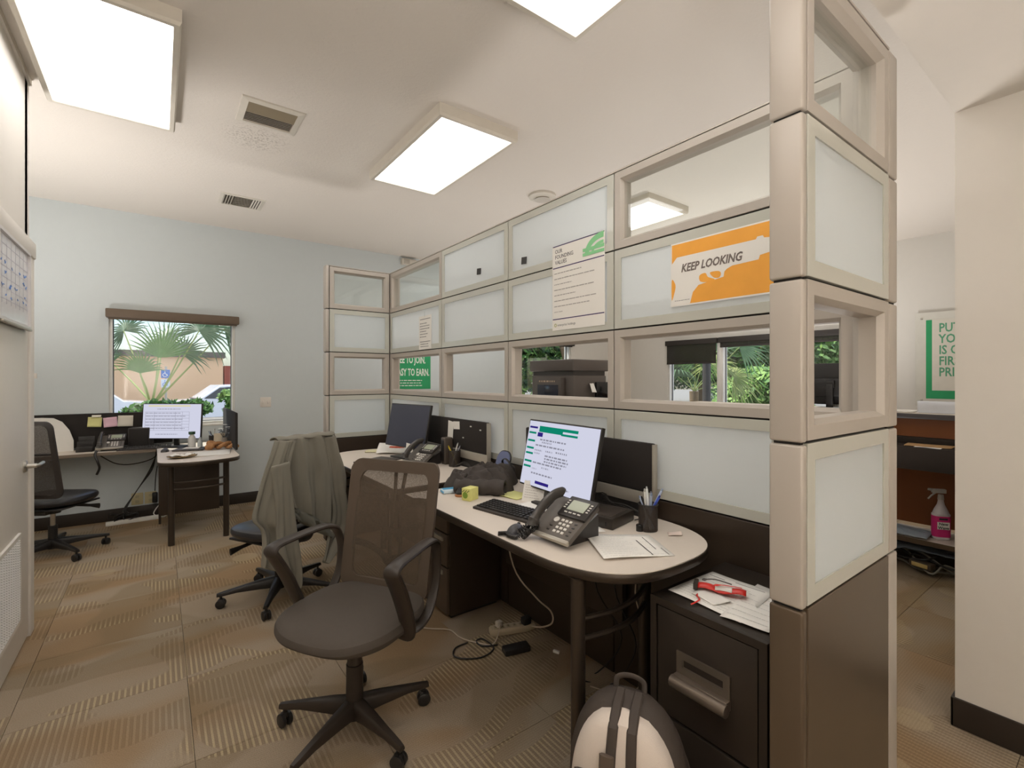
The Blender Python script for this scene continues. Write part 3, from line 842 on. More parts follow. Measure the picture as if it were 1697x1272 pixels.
for s in (-1, 1):
    b = N()
    P = [(.20, .0, .425), (.255, .005, .435), (.272, .03, .50), (.280, .085, .62), (.286, .135, .705), (.288, .150, .735), (.288, .120, .752), (.284, .03, .757), (.276, -.08, .760), (.268, -.15, .752), (.262, -.195, .72), (.256, -.215, .64), (.255, -.20, .54), (.256, -.14, .455), (.25, -.06, .430), (.20, -.03, .425)]
    Rr = [.011, .013, .017, .018, .018, .017, .014, .013, .013, .013, .012, .010, .010, .011, .012, .011]
    P2 = catmull([(s*x, y, z) for x, y, z in P], 5)
    rr = []
    for i in range(len(Rr)-1): rr += [Rr[i]+(Rr[i+1]-Rr[i])*k/5 for k in range(5)]
    rr.append(Rr[-1])
    tube(b, P2, rr, 12, flat=2.1, up=(s, 0, 0)); obj('armrest', b, dkbrown_p, t)

# leather task chairs
def task_chair(label, loc, fdir, angs, back=True, zt=1.05, group=None):
    rz = face(*fdir)
    t = thing('task_chair', label, 'chair', (loc[0], loc[1], 0), rz, group)
    star_base(t, [a-math.degrees(rz) for a in angs], .33, black_p)
    b = N(); cyl(b, (0, 0, .13), (0, 0, .24), .030, n=18); obj('column_cover', b, black_p, t)
    b = N(); cyl(b, (0, 0, .22), (0, 0, .39), .017, n=18); obj('gas_column', b, chrome, t)
    b = N(); bx(b, (0, -.02, .385), (.18, .30, .05), .012); cyl(b, (0, 0, .34), (0, 0, .38), .05, n=16); obj('seat_mechanism', b, black_p, t)
    b = N(); tube(b, [(-.06, .08, .385), (-.20, .09, .37), (-.28, .09, .362)], [.012, .012, .022], 8, flat=.4, up=(0, 1, 0)); obj('lever', b, black_p, t)
    b = N(); tube(b, [(.06, .08, .385), (.22, .09, .375), (.29, .09, .37)], [.012, .012, .022], 8, flat=.4, up=(0, 1, 0)); obj('lever', b, black_p, t)
    b = N(); cushion(b, .50, .48, .41, .485, 2.7, cy=.03, dome=.02); subsurf(obj('seat', b, leather, t), 1)
    b = N(); grid(b, 10, 10, lambda u, v: Vector(((u-.5)*.40, (v-.5)*.38+.02, .405-.012*cos((u-.5)*pi)))); solidify(obj('seat_pan', b, black_p, t), .012)
    R = mesh_back(t, .46, .40, .50, zt, -.22, .07, mesh_black, mat('black_back_frame', (48, 42, 38), .5), .03, .05)
    b = N(); grid(b, 12, 4, lambda u, v: R((u*2-1)*.93, .56+v*.03, -.012)); solidify(obj('back_crossbar', b, black_p, t), .008)
    b = N(); tube(b, [(0, -.06, .39), (0, -.20, .39), (0, -.28, .44), R(0, .1, -.05), R(0, .58, -.03)], [.03, .03, .028, .024, .014], 10, smooth=5, flat=.5, up=(1, 0, 0)); obj('back_support', b, black_p, t)
    return t, R
task_chair('black task chair half hidden by the left-hand door, at the corner desk', (-.685, 5.30), (.55, .84), (13, 85, 157, 229, 301), zt=1.10)
tc2, R2 = task_chair('task chair carrying the grey sweatshirt, behind the foreground chair', (.64, 3.43), (-.5, .866), (175, 247, 319, 31, 103), zt=1.03)

# ------------------------------------------------------------------ sweatshirt
w = Vector((.866, .5, 0)); nrm = Vector((.5, -.866, 0))
C0 = Vector((.64, 3.43, 0))-Vector((-.5, .866, 0))*.315
def on_plane(u, v, off=0.0):
    a = (u-CX)/F_PX; d = Vector((S_+a*C_, C_-a*S_, (V0-v)/F_PX))
    k = ((C0+nrm*off)-Vector((0, 0, 0))).dot(nrm)/(d.dot(nrm))
    p = d*k; return Vector((p.x, p.y, CAMH+p.z))
def resample(P, n):
    P = catmull([(x, y, 0) for x, y in P], 8); L = [0]
    for a, c in zip(P, P[1:]): L.append(L[-1]+(c-a).length)
    out = []; j = 0
    for i in range(n):
        s = L[-1]*i/(n-1)
        while j < len(L)-2 and L[j+1] < s: j += 1
        out.append(P[j].lerp(P[j+1], (s-L[j])/max(1e-9, L[j+1]-L[j])))
    return out
def drape(bm, left, right, nr, nc, off, amp, freq, ph, sag=0.0):
    Lr, Rr = resample(left, nr), resample(right, nr); vs = []
    for i in range(nr):
        t_ = i/(nr-1); row = []
        for j in range(nc):
            s = j/(nc-1)
            q = Lr[i].lerp(Rr[i], s)
            f = amp*(.25+.75*t_)*(sin(freq*s*pi+ph+1.2*sin(2.2*t_+ph))+.35*sin(2.7*freq*s*pi+ph*2+3*t_)) + .010*noise.noise(Vector((s*4+ph, t_*4, ph)))
            e = -.035*abs(2*s-1)**3
            row.append(bm.verts.new(on_plane(q.x, q.y, 0)+nrm*(off+f+e+sag*sin(t_*pi))))
        vs.append(row)
    for i in range(nr-1):
        for j in range(nc-1): bm.faces.new((vs[i][j], vs[i][j+1], vs[i+1][j+1], vs[i+1][j]))
    return vs
fab = mat('sage_grey_fleece', (128, 124, 112), .9, var=.10, scale=9, bump=.2, bscale=500)
t = thing('sweatshirt', 'grey-green sweatshirt draped over the back of the middle chair', 'clothing', (0, 0, 0))
b = N()
drape(b, [(452, 728), (462, 790), (478, 838)], [(549, 718), (570, 790), (560, 880)], 26, 40, .035, .026, 6.0, .4)
# inside fall behind the top edge
body = obj('body', b, fab, t); solidify(body, .006); subsurf(body, 1)
b = N(); drape(b, [(478, 836), (482, 848), (484, 858)], [(560, 880), (559, 892), (558, 900)], 5, 40, .036, .030, 6.0, .4)
o = obj('hem_band', b, mat('sage_ribbing', (108, 107, 97), .9, bump=.4, bscale=160), t); solidify(o, .010)
b = N(); drape(b, [(450, 729), (433, 780), (414, 838), (410, 862), (424, 880), (420, 938)], [(484, 728), (472, 775), (474, 838), (481, 860), (480, 890), (478, 952)], 34, 34, .060, .030, 4.2, 1.7)
o = obj('sleeve', b, fab, t); solidify(o, .008); subsurf(o, 1)
b = N(); drape(b, [(432, 770), (438, 850), (440, 905), (456, 950), (461, 978)], [(462, 760), (470, 850), (478, 905), (479, 945), (477, 966)], 26, 18, .105, .022, 2.6, .3)
o = obj('sleeve_fold', b, fab, t); solidify(o, .012); subsurf(o, 1)
b = N(); drape(b, [(532, 724), (538, 790), (545, 850), (534, 890), (528, 928)], [(550, 719), (564, 775), (576, 850), (574, 880), (532, 932)], 30, 18, .052, .022, 3.0, 2.1)
o = obj('sleeve', b, fab, t); solidify(o, .008); subsurf(o, 1)
b = N()   # fold over the top of the back rest
def topfold(u, v):
    q = on_plane(453.5+(548.5-453.5)*u, 729.5-(729.5-718)*u)
    a = v*pi
    return q+nrm*(.036*cos(a)+.002)+Vector((0, 0, .020*sin(a)-.006+.003*sin(u*19)))
grid(b, 30, 12, topfold); o = obj('shoulder_fold', b, fab, t); solidify(o, .008); subsurf(o, 1)

# ------------------------------------------------------------------ monitors
scr_dark = mat('dark_screen_glass', (58, 60, 76), .12, var=.03)
def monitor(t, w, h, tilt, zc, face_mat, bez=.008, depth=.02, chin=.0, base=(.24, .18), neck_y=.06, frame_m=None):
    """screen faces local -Y, hinge at zc"""
    fm = frame_m or black_p
    M = Matrix.Translation((0, 0, zc)) @ Matrix.Rotation(-tilt, 4, 'X')
    b = N(); bb(b, (-w/2, 0, -h/2), (w/2, depth, h/2), .004)
    bx(b, (0, depth+.012, -.03), (w*.55, .03, h*.45), .012)
    for v in b.verts: v.co = M @ v.co
    obj('housing', b, fm, t)
    b = N(); bb(b, (-w/2+bez, -.0012, -h/2+bez+chin), (w/2-bez, .002, h/2-bez))
    for v in b.verts: v.co = M @ v.co
    s = obj('screen', b, face_mat, t, smooth=False)
    b = N(); bb(b, (-.025, neck_y, .012), (.025, neck_y+.022, zc), .005); bx(b, (0, neck_y/2+.02, zc), (.06, .04, .06), .005); obj('neck', b, fm, t)
    b = N(); bb(b, (-base[0]/2, neck_y-base[1]*.6, 0), (base[0]/2, neck_y+base[1]*.4, .013), .004); obj('foot', b, fm, t)
    return M, s
lit = emit_mat('lit_screen', (.60, .61, .74, 1), .66)
def E_(n, c, s=.55): return emit_mat(n, tuple(lin(x) for x in c)+(1,), s)
sg = E_('screen_green', (16, 140, 112)); sp_ = E_('screen_purple', (52, 40, 130)); sgy = E_('screen_grey', (150, 150, 164)); sye = E_('screen_yellow', (214, 200, 140), .7); swh = E_('screen_white', (226, 228, 242), .7)
HY = -pi/2
t = thing('computer_monitor', 'lit monitor with a green and purple form on the near desk', 'monitor', (1.511, 1.68, DZ), atan2(-.997, -.077)+pi/2 if 0 else HY-.077)
M, s = monitor(t, .548, .335, radians(12), 1.05-DZ, lit, base=(.26, .20))
S = M @ basis((-.274, -.0014, -.1675), (1, 0, 0), (0, 0, 1))
b = N(); quad(b, S, .10, .292, .40, .306); quad(b, S, .10, .276, .29, .293); quad(b, S, .28, .272, .40, .282)
for y in (.262, .222, .185, .158, .118, .092): quad(b, S, .016, y, .078, y+.010)
obj('green_menu', b, sg, s, smooth=False)
b = N(); quad(b, S, .016, .290, .084, .300); quad(b, S, .092, .252, .135, .273); quad(b, S, .135, .022, .245, .036); obj('purple_buttons', b, sp_, s, smooth=False)
b = N(); rr = random.Random(3)
for y, x0, x1, ragg in ((.235, .12, .33, 0), (.222, .14, .22, 0), (.205, .09, .33, 0), (.180, .09, .15, 0), (.182, .18, .24, 0), (.186, .26, .35, 0), (.165, .09, .14, 0), (.160, .18, .36, 0), (.146, .18, .37, 0), (.132, .18, .36, 0), (.118, .09, .33, 0), (.100, .17, .23, 0), (.066, .09, .27, 0), (.028, .33, .40, 0), (.088, .09, .13, 0)):
    fakelines(b, S, x0, x1, y, .01, 1, .0075, .0004, .05, True, rr)
obj('form_fields', b, sgy, s, smooth=False)
t = thing('computer_monitor', 'dark switched-off monitor on the far desk beside the corner', 'monitor', (1.54, 3.43, DZ), radians(-79))
monitor(t, .51, .335, radians(11), 1.062-DZ, scr_dark, base=(.25, .22))
t = thing('computer_monitor', 'lit monitor with a table of rows at the palm window', 'monitor', (.107, 5.86, LZ), -TH)
M, s = monitor(t, .595, .355, radians(4), .998-LZ, lit, base=(.25, .20))
S = M @ basis((-.2975, -.0014, -.1775), (1, 0, 0), (0, 0, 1))
b = N(); quad(b, S, .06, .325, .48, .335); obj('yellow_bar', b, sye, s, smooth=False)
b = N()
for y in (.27, .235, .205, .175, .145, .115, .085): quad(b, S, .03, y, .47, y+.0022)
for x in (.03, .12, .33, .40, .47): quad(b, S, x, .085, x+.002, .27)
fakelines(b, S, .15, .38, .295, .01, 1, .006, .0004, 0, True, rr); fakelines(b, S, .035, .465, .255, .0305, 6, .006, .0004, .2, True, rr); fakelines(b, S, .14, .36, .045, .01, 1, .006, .0004, 0, True, rr)
obj('table_rows', b, sgy, s, smooth=False)

# tackboards
tack = mat('black_tack_fabric', (38, 33, 30), .9, bump=.25, bscale=500)
def tackboard(name, label, loc, rz, L, zt, chin=True, zb=.0):
    t = thing(name, label, 'tackboard', loc, rz)
    b = N(); bb(b, (0, 0, zb+(.115 if chin else 0)), (L, .022, zt), .008); obj('fabric_panel', b, tack, t)
    if chin:
        b = N(); bb(b, (0, -.002, zb+.06), (L, .024, zb+.114), .003); obj('lower_rail', b, silver, t)
        b = N(); bb(b, (L-.006, -.004, zb+.06), (L+.002, .026, zt-.004), .002); obj('edge_trim', b, silver, t)
        b = N(); bb(b, (.01, .002, 0), (L-.01, .02, zb+.06)); obj('foot_rail', b, black_p, t)
    return t
tackboard('tackboard', 'black fabric tackboard behind the lit monitor on the near desk', (1.70, 2.16, DZ), HY, .885, .33)
tb = tackboard('tackboard', 'black fabric tackboard with white slips pinned on, far desk', (1.70, 3.435, DZ), HY, .88, .325)
for (x, z, w_, h_, r_) in ((.49, .240, .075, .125, .10), (.575, .278, .085, .055, -.06)):
    o = N(); bx(o, (0, 0, 0), (w_, .0015, h_), 0, Matrix.Rotation(r_, 4, 'Y'))
    o = obj('paper_slip', o, paper, tb, smooth=False); o.location = (x-.09, -.0015, z)
b = N()
for x, z in ((.60, .20), (.70, .285), (.82, .27)): bx(b, (x-.02, -.003, z), (.014, .006, .008), .001)
obj('pins', b, white_p, tb, smooth=False)['kind'] = 'stuff'
tl = tackboard('tackboard', 'long black tackboard with sticky notes along the wall behind the corner desk', (-1.6, YB-.045, LZ), 0, 1.72, .348, False, .02)
t = tackboard('tackboard', 'narrow black side board at the right end of the corner desk', (.575, 6.16, LZ), HY, 1.05, .37, False, .02)
notes = [('sticky_note', 'yellow sticky note on the black board', (157, 699), .105, (222, 218, 150)), ('sticky_note', 'pink sticky note on the black board', (183, 699), .105, (226, 186, 200)), ('paper_note', 'cream paper note right of the pink one on the black board', (208, 697), .12, (216, 210, 196)), ('sticky_note', 'small cream slip above the yellow sticky note', (160, 689), .07, (220, 216, 200))]
def GYp(u, v, Y):
    a = (u-CX)/F_PX; z = Y/(C_-a*S_); return (z*(S_+a*C_), CAMH+(V0-v)*z/F_PX)
for i, (n_, l_, px, sz, colr) in enumerate(notes):
    X, Z = GYp(px[0], px[1], YB-.05)
    b = N(); hh = sz*.9 if i < 3 else .02
    grid(b, 5, 6, lambda u, v: Vector(((u-.5)*sz, -.018*(1-v)**2, (v-.5)*hh)))
    o = obj(n_, b, mat(n_+str(i), colr, .8), ); o.location = (X, YB-.0475, Z); o.rotation_euler = (0, (.06, -.08, .03, .02)[i], 0)
    tag(o, l_, 'note', 'notes on the black board'); solidify(o, .0008)

# phones
keyw = mat('key_white', (214, 210, 202), .5)
ph_body = mat('grey_phone_body', (96, 90, 84), .4); ph_dark = mat('dark_phone_plastic', (48, 44, 42), .32); lcd = mat('green_grey_lcd', (158, 164, 142), .25)
def desk_phone(label, loc, rz):
    t = thing('desk_phone', label, 'phone', loc, rz, None)
    T = Matrix.Rotation(radians(32), 4, 'X')
    def P(bm):
        for v in bm.verts: v.co = Matrix.Translation((0, 0, .012)) @ (T @ v.co)
        return bm
    b = N(); bb(b, (0, 0, 0), (.205, .20, .022), .006); obj('body', P(b), ph_body, t)
    b = N(); bb(b, (0, -.003, .006), (.205, .012, .024), .003); obj('front_strip', P(b), silver, t)
    b = N(); bb(b, (.015, .02, -.0), (.19, .19, .005)); 
    b.free()
    b = N(); prism(b, [(.015, .0), (.18, .0), (.18, .09), (.015, .012)], .03, .17, basis((0, 0, 0), (0, 1, 0), (0, 0, 1)) if 0 else Matrix(((0, 0, 1, 0), (1, 0, 0, .02), (0, 1, 0, 0), (0, 0, 0, 1)))); obj('stand', b, ph_dark, t, smooth=False)
    b = N(); bb(b, (.072, .105, .020), (.212, .205, .034), .005); sc = obj('display_bezel', P(b), ph_dark, t)
    b = N(); bb(b, (.100, .135, .0335), (.184, .185, .0352)); obj('display', P(b), lcd, sc, smooth=False)
    b = N()
    for k in range(4):
        bb(b, (.100+.022*k, .120, .033), (.114+.022*k, .125, .0355)); bb(b, (.080, .140+.012*k, .033), (.090, .145+.012*k, .0355)); bb(b, (.192, .140+.012*k, .033), (.202, .145+.012*k, .0355))
    obj('line_keys', P(b), keyw, sc, smooth=False)['kind'] = 'stuff'
    for r in range(4):
        for c in range(3):
            b = N(); bb(b, (.108+.020*c, .028+.0185*r, .021), (.121+.020*c, .039+.0185*r, .0255), .0015, seg=1); obj('number_key', P(b), keyw, t)
    b = N(); lathe(b, [(0, .021), (.012, .021), (.012, .025), (.005, .025), (0, .0245)], (.085, .085, 0), 16); obj('navigation_key', P(b), keyw, t)
    for k in range(4):
        b = N(); bb(b, (.176, .028+.0185*k, .021), (.188, .034+.0185*k, .0245), .001, seg=1); obj('side_key', P(b), ph_dark, t)
    for k in range(2):
        b = N(); bb(b, (.076, .030+.02*k, .021), (.088, .036+.02*k, .0245), .001, seg=1); obj('side_key', P(b), ph_dark, t)
    b = N(); tube(b, [(.03, .010, .045), (.03, .02, .052), (.03, .06, .066), (.03, .11, .072), (.03, .16, .066), (.03, .195, .050), (.03, .20, .044)], [.020, .027, .026, .023, .025, .028, .020], 14, smooth=4, flat=.72, up=(1, 0, 0)); obj('handset', P(b), mat('charcoal_handset', (66, 62, 58), .32), t)
    return t
desk_phone('black desk phone with a green-grey display on the near desk', (1.150, 1.432, DZ), HY+.05)
desk_phone('desk phone on the far desk behind the swivel chair back', (1.39, 3.16, DZ), HY+.26)
desk_phone('desk phone on the corner desk under the pinned notes', (-.475, 5.92, LZ), -.06)

# keyboards and mice
def keyboard(label, loc, rz, L=.44):
    t = thing('keyboard', label, 'keyboard', loc, rz)
    b = N(); prism(b, [(0, 0), (.135, 0), (.135, .022), (0, .010)], 0, L, Matrix(((0, 0, 1, 0), (1, 0, 0, 0), (0, 1, 0, 0), (0, 0, 0, 1))), ch=.001); obj('tray', b, mat('keyboard_grey', (58, 52, 47), .5), t, smooth=False)
    kp = None
    for r in range(6):
        x = .012; yy = .014+.0195*r
        z = .011+yy*.088
        while x < L-.02:
            gap = (.295 < x < .305) or (.36 < x < .366)
            wk = .0165
            if r == 0 and .08 < x < .1: wk = .115
            if x+wk > L-.008: break
            if wk == .0165 and kp is not None: o = kp.copy(); col.objects.link(o)
            else:
                b = N(); vs = bb(b, (0, 0, 0), (wk, .0158, .0062))
                for v in vs:
                    if v.co.z > .003: v.co.x += (.0018 if v.co.x < wk/2 else -.0018); v.co.y += (.0016 if v.co.y < .008 else -.0016)
                o = obj('keycap', b, mat('keycap_black', (34, 31, 29), .42), t, smooth=False)
                if wk == .0165: kp = o
            o.location = (x, yy, z); o.parent = t
            x += wk+.0023
            if abs(x-.30) < .01: x += .008
            if abs(x-.372) < .01: x += .006
    return t
keyboard('black keyboard in front of the lit monitor on the near desk', (1.184, 1.905, DZ), HY+.17)
keyboard('dark keyboard on the corner desk below its monitor', (-.32, 5.85, LZ), -.06, .44)
def mouse(label, loc, rz):
    b = N(); grid(b, 20, 11, lambda u, v: Vector((.031*sin(v*pi)*cos(2*pi*u)*(1-.12*sin(2*pi*u)), .056*sin(v*pi)*sin(2*pi*u), .034*max(0, cos(v*pi)) if v < .5 else -.0*v)), closed_u=True)
    t = thing('mouse', label, 'mouse', loc, rz)
    bmesh.ops.remove_doubles(b, verts=b.verts, dist=1e-5)
    obj('shell', b, mat('slate_mouse', (62, 60, 62), .38), t)
    b = N(); cyl(b, (-.004, .030, .026), (.004, .030, .026), .008, n=12); obj('wheel', b, black_p, t)
mouse('slate computer mouse between the near keyboard and the phone', (1.135, 1.505, DZ), HY+.5)
mouse('dark computer mouse on the corner desk return', (.05, 5.55, LZ), -.3)

# ------------------------------------------------------------------ near desk clutter
def cable(label, pts, r, m, name='cable', smooth=6, n=7, group=None, cat='cable'):
    b = N(); tube(b, pts, r, n, smooth=smooth)
    return tag(obj(name, b, m), label, cat, group)
# coiled cord heap beside the phone
b = N()
rr = random.Random(5)
ctr = [Vector((1.16, 1.44, DZ+.02)), Vector((1.10, 1.41, DZ+.015)), Vector((1.15, 1.46, DZ+.03)), Vector((1.12, 1.40, DZ+.035)), Vector((1.17, 1.41, DZ+.045)), Vector((1.10, 1.44, DZ+.03)), Vector((1.14, 1.42, DZ+.055)), Vector((1.09, 1.43, DZ+.014)), Vector((1.075, 1.46, DZ+.012)), Vector((1.08, 1.49, DZ+.012)), Vector((1.055, 1.51, DZ+.011))]
ctr = catmull(ctr, 60); pts = []
for k, c_ in enumerate(ctr):
    a = k*2*pi/7.0; dd = (ctr[min(k+1, len(ctr)-1)]-ctr[max(k-1, 0)]).normalized(); e1, e2 = frame_of(dd)
    q = c_+e1*.0075*cos(a)+e2*.0075*sin(a); q.z = max(q.z, DZ+.003); pts.append(q)
tube(b, pts, .0021, 4)
tag(obj('coiled_cord', b, black_p), 'tangled black coiled phone cord beside the near mouse', 'cord')
# small desktop computer box
t = thing('mini_computer', 'flat black mini computer box behind the near desk phone', 'computer', (1.462, 1.292, DZ), radians(13))
b = N(); bb(b, (0, 0, 0), (.19, .19, .046), .004); obj('case', b, mat('mini_case', (50, 44, 39), .4), t)
b = N(); bb(b, (.02, .02, .0455), (.17, .17, .0475), .001); obj('top_grille', b, mat('mini_top', (58, 50, 44), .6), t)
b = N(); lathe(b, [(.010, 0), (.0115, 0), (.0115, .001), (.010, .001)], (-.0004, .14-.06, .020), 22, Matrix.Rotation(-pi/2, 4, 'Y')); bb(b, (-.001, .079, .012), (0, .081, .028)); obj('round_badge', b, silver, t)
b = N(); bb(b, (-.001, .03, .012), (0, .034, .028)); bb(b, (-.001, .15, .016), (0, .17, .022)); obj('front_ports', b, black_g, t, smooth=False)
# pen cup
def pen_cup(label, loc, r, h, pens, cm, seed, tag_=''):
    t = thing('pen_cup', label, 'pen cup', loc)
    b = N(); lathe(b, [(r*.97, 0), (r, .002), (r, h), (r-.0025, h), (r-.003, .004), (0, .004), (0, 0)], n=26); obj('cup', b, cm, t)
    b = N(); tube(b, [(r*cos(a), r*sin(a), h) for a in [2*pi*k/24 for k in range(24)]], .0028, 6, closed=True); obj('rim', b, black_p, t)
    rr = random.Random(seed)
    shade = {}
    for i, (c, L) in enumerate(pens):
        shade[c[0]] = shade.get(c[0], 0)+1
        k_ = shade[c[0]]-1
        wd = ('', 'longer ', 'shorter ')[k_]; L = L*(1, 1.08, .92)[k_]
        a = 2*pi*i/len(pens)+rr.random()*.5; a2 = a+pi+rr.uniform(-.6, .6)
        p0 = Vector((r*.6*cos(a), r*.6*sin(a), .008)); p1 = Vector((r*.72*cos(a2), r*.72*sin(a2), h)); d = (p1-p0).normalized()
        o = thing('pen', ('%s%s pen standing in the ' % (wd, c[0]))+label.split(' on ')[0].split(' full')[0].split(' behind')[0]+' '+tag_, 'pen', loc, 0, 'pens in the '+label.split(',')[0])
        b = N(); tube(b, [p0, p0+d*L*.94], .0050, 8); obj('barrel', b, mat('pen_'+c[0], c[1], .35), o)
        b = N(); tube(b, [p0+d*L*.94, p0+d*L], [.0045, .003], 8); obj('cap', b, mat('pencap_'+c[0], tuple(max(0, x-50) for x in c[1]), .4), o)
    return t
smoke = mesh_mat('smoked_mesh', (64, 56, 50), .36, 900)
ice = ('pale blue', (176, 190, 214)); wh = ('white', (226, 226, 222)); bl = ('blue', (70, 92, 190)); yl = ('yellow', (220, 196, 70)); bk = ('black', (40, 38, 38)); gr_ = ('grey', (140, 140, 146))
pen_cup('smoked pen cup full of pale pens on the near desk end', (1.585, 1.215, DZ), .038, .105, [(ice, .17), (wh, .19), (bl, .15), (ice, .165), (gr_, .155), (wh, .16), (ice, .15), (bk, .15)], smoke, 2, 'of the near desk')
pen_cup('dark mesh pen cup behind the desk phone on the far desk', (1.655, 2.90, DZ), .04, .11, [(yl, .15), (wh, .18), (gr_, .15), (yl, .14)], smoke, 4, 'of the far desk')
pen_cup('small black pen cup on the corner desk return', (.46, 5.80, LZ), .045, .10, [(ice, .17), (wh, .2), (bl, .15), (bk, .16)], mat('cup_black', (44, 38, 36), .5), 6, 'of the corner desk')
o = N(); lathe(o, [(0, 0), (.014, 0), (.014, .024), (.012, .026), (0, .026)], n=18); tag(obj('bottle_cap', o, black_g), 'small black cap in front of the smoked pen cup', 'cap').location = (1.548, 1.228, DZ)
# paper form
def sheet(name, label, corners, z, m=paper, lift=(0, 0, 0, 0), n=9, th=.0006, cat='paper', group=None, wav=.002, lines=None):
    c = [Vector((x, y, z+l)) for (x, y), l in zip(corners, lift)]
    def f(u, v):
        p = c[0].lerp(c[1], u).lerp(c[3].lerp(c[2], u), v); p.z += wav*(sin(u*5+v*3)+1)*.5; return p
    o0 = (c[0]+c[1]+c[2]+c[3])/4
    t = thing(name, label, cat, tuple(o0), 0, group)
    b = N(); grid(b, n, n, lambda u, v: f(u, v)-o0); s = obj('sheet', b, m, t); solidify(s, th, 1)
    if lines:
        for nm, mm, items in lines:
            b = N()
            for (u0, v0, u1, v1) in items:
                pu = [f(u0, v0), f(u1, v0), f(u1, v1), f(u0, v1)]
                k = max(1, int(abs(u1-u0)*(n-1)+.99)); 
                for i in range(k):
                    ua, ub = u0+(u1-u0)*i/k, u0+(u1-u0)*(i+1)/k
                    b.faces.new([b.verts.new(f(a_, c_)+Vector((0, 0, .0012))-o0) for a_, c_ in ((ua, v0), (ub, v0), (ub, v1), (ua, v1))])
            obj(nm, b, mm, t, smooth=False)['kind'] = 'stuff'
    return t
def textlines(n, u0, u1, v0, v1, rnd, rag=.3):
    it = []
    for i in range(n):
        v = v0+(v1-v0)*i/max(1, n-1); u = u0; end = u1-(u1-u0)*rnd.random()*rag
        while u < end:
            w_ = min(rnd.uniform(.02, .08), end-u); it.append((u, v, u+w_, v+.006)); u += w_+.012
    return it
rr = random.Random(9)
sheet('printed_form', 'printed white form lying at the rounded end of the near desk', [(1.193, 1.093), (1.426, .98), (1.524, 1.165), (1.331, 1.326)], DZ+.001, lift=(.006, 0, 0, .004), wav=.004,
      lines=[('print', mat('pale_ink', (178, 176, 172), .8), textlines(14, .05, .62, .06, .94, rr)+textlines(4, .70, .95, .1, .9, rr)), ('heading_bars', ink_dk, [(.70, .06, .715, .72), (.84, .30, .852, .86), (.93, .05, .94, .35)])])
sheet('loose_paper', 'folded white paper between the phone and the mini computer', [(1.30, 1.33), (1.43, 1.30), (1.47, 1.40), (1.33, 1.46)], DZ+.001, lift=(.002, 0, 0, 0))
sheet('card_slip', 'small pale card slip near the tip of the rounded desk end', [(1.585, 1.12), (1.625, 1.085), (1.655, 1.11), (1.615, 1.145)], DZ+.001, lift=(0, .004, .006, 0), m=mat('pale_pink_card', (226, 208, 196), .7))
# white card holder + tent
t = thing('card_stand', 'folded white card standing under the left corner of the lit monitor', 'card', (1.455, 1.88, DZ), HY+.35)
b = N(); prism(b, [(0, 0), (.085, 0), (.062, .09), (.03, .098)], 0, .12, Matrix(((0, 0, 1, 0), (1, 0, 0, 0), (0, 1, 0, 0), (0, 0, 0, 1)))); obj('folded_card', b, paper, t, smooth=False)
b = N(); fakelines(b, basis((0, 0, 0), (1, 0, 0), Vector((0, .3, .95))), .012, .108, .08, .012, 6, .003, .0015, .3, True, rr); obj('print', b, mat('pale_ink2', (196, 190, 184), .8), t, smooth=False)['kind'] = 'stuff'
sheet('yellow_note_pad', 'pale yellow note under the black jacket sleeve', [(1.42, 2.02), (1.44, 1.90), (1.56, 1.92), (1.54, 2.08)], DZ+.002, m=mat('pale_yellow_note', (222, 222, 150), .8), th=.003)
sheet('white_sheet', 'white sheet beneath the foot of the lit monitor', [(1.36, 1.83), (1.37, 1.66), (1.60, 1.62), (1.60, 1.86)], DZ+.001)
# small yellow printed box, stamp, blue packet
t = thing('small_carton', 'small yellow and green printed carton at the near desk edge', 'box', (1.262, 2.055, DZ), radians(20))
b = N(); bb(b, (-.035, -.026, 0), (.035, .026, .062), .002); obj('carton', b, mat('yellow_carton', (218, 214, 130), .6, var=.12, scale=60), t)
b = N()
for q, nz_ in (((-.0355, .003, .028), -pi/2),): lathe(b, [(0, 0), (.016, 0), (.016, .0006), (0, .0006)], q, 20, Matrix.Rotation(nz_, 4, 'Y'))
obj('green_disc', b, mat('leaf_green', (120, 150, 50), .6), t, smooth=False)
b = N()
for k in range(9): lathe(b, [(0, 0), (.003, 0), (.003, .0005), (0, .0005)], (-.0354, -.02+.005*k, .052-.004*(k % 3)), 8, Matrix.Rotation(-pi/2, 4, 'Y'))
obj('dots', b, mat('olive_dots', (110, 120, 60), .6), t, smooth=False)['kind'] = 'stuff'
t = thing('hand_stamp', 'black knobbed stamp with a tan foot beside the yellow carton', 'stamp', (1.255, 2.145, DZ))
b = N(); lathe(b, [(0, 0), (.024, 0), (.026, .005), (.022, .012), (0, .012)], n=18); obj('stamp_foot', b, mat('tan_wood', (164, 108, 62), .5), t)
b = N(); lathe(b, [(0, .012), (.020, .012), (.021, .022), (.012, .034), (.010, .042), (0, .045)], n=18); obj('knob', b, black_p, t)
t = thing('tissue_packet', 'flat blue and white packet at the back left of the near desk', 'packet', (1.265, 2.245, DZ), radians(-12))
b = N(); bb(b, (-.055, -.035, 0), (.055, .035, .020), .008, seg=3); obj('packet', b, mat('packet_white', (206, 220, 226), .4), t)
b = N(); bb(b, (-.05, -.012, .0198), (.05, .026, .0212), .001); bb(b, (-.0565, -.03, .004), (-.0545, .03, .014)); obj('blue_print', b, mat('packet_blue', (70, 160, 205), .4), t)

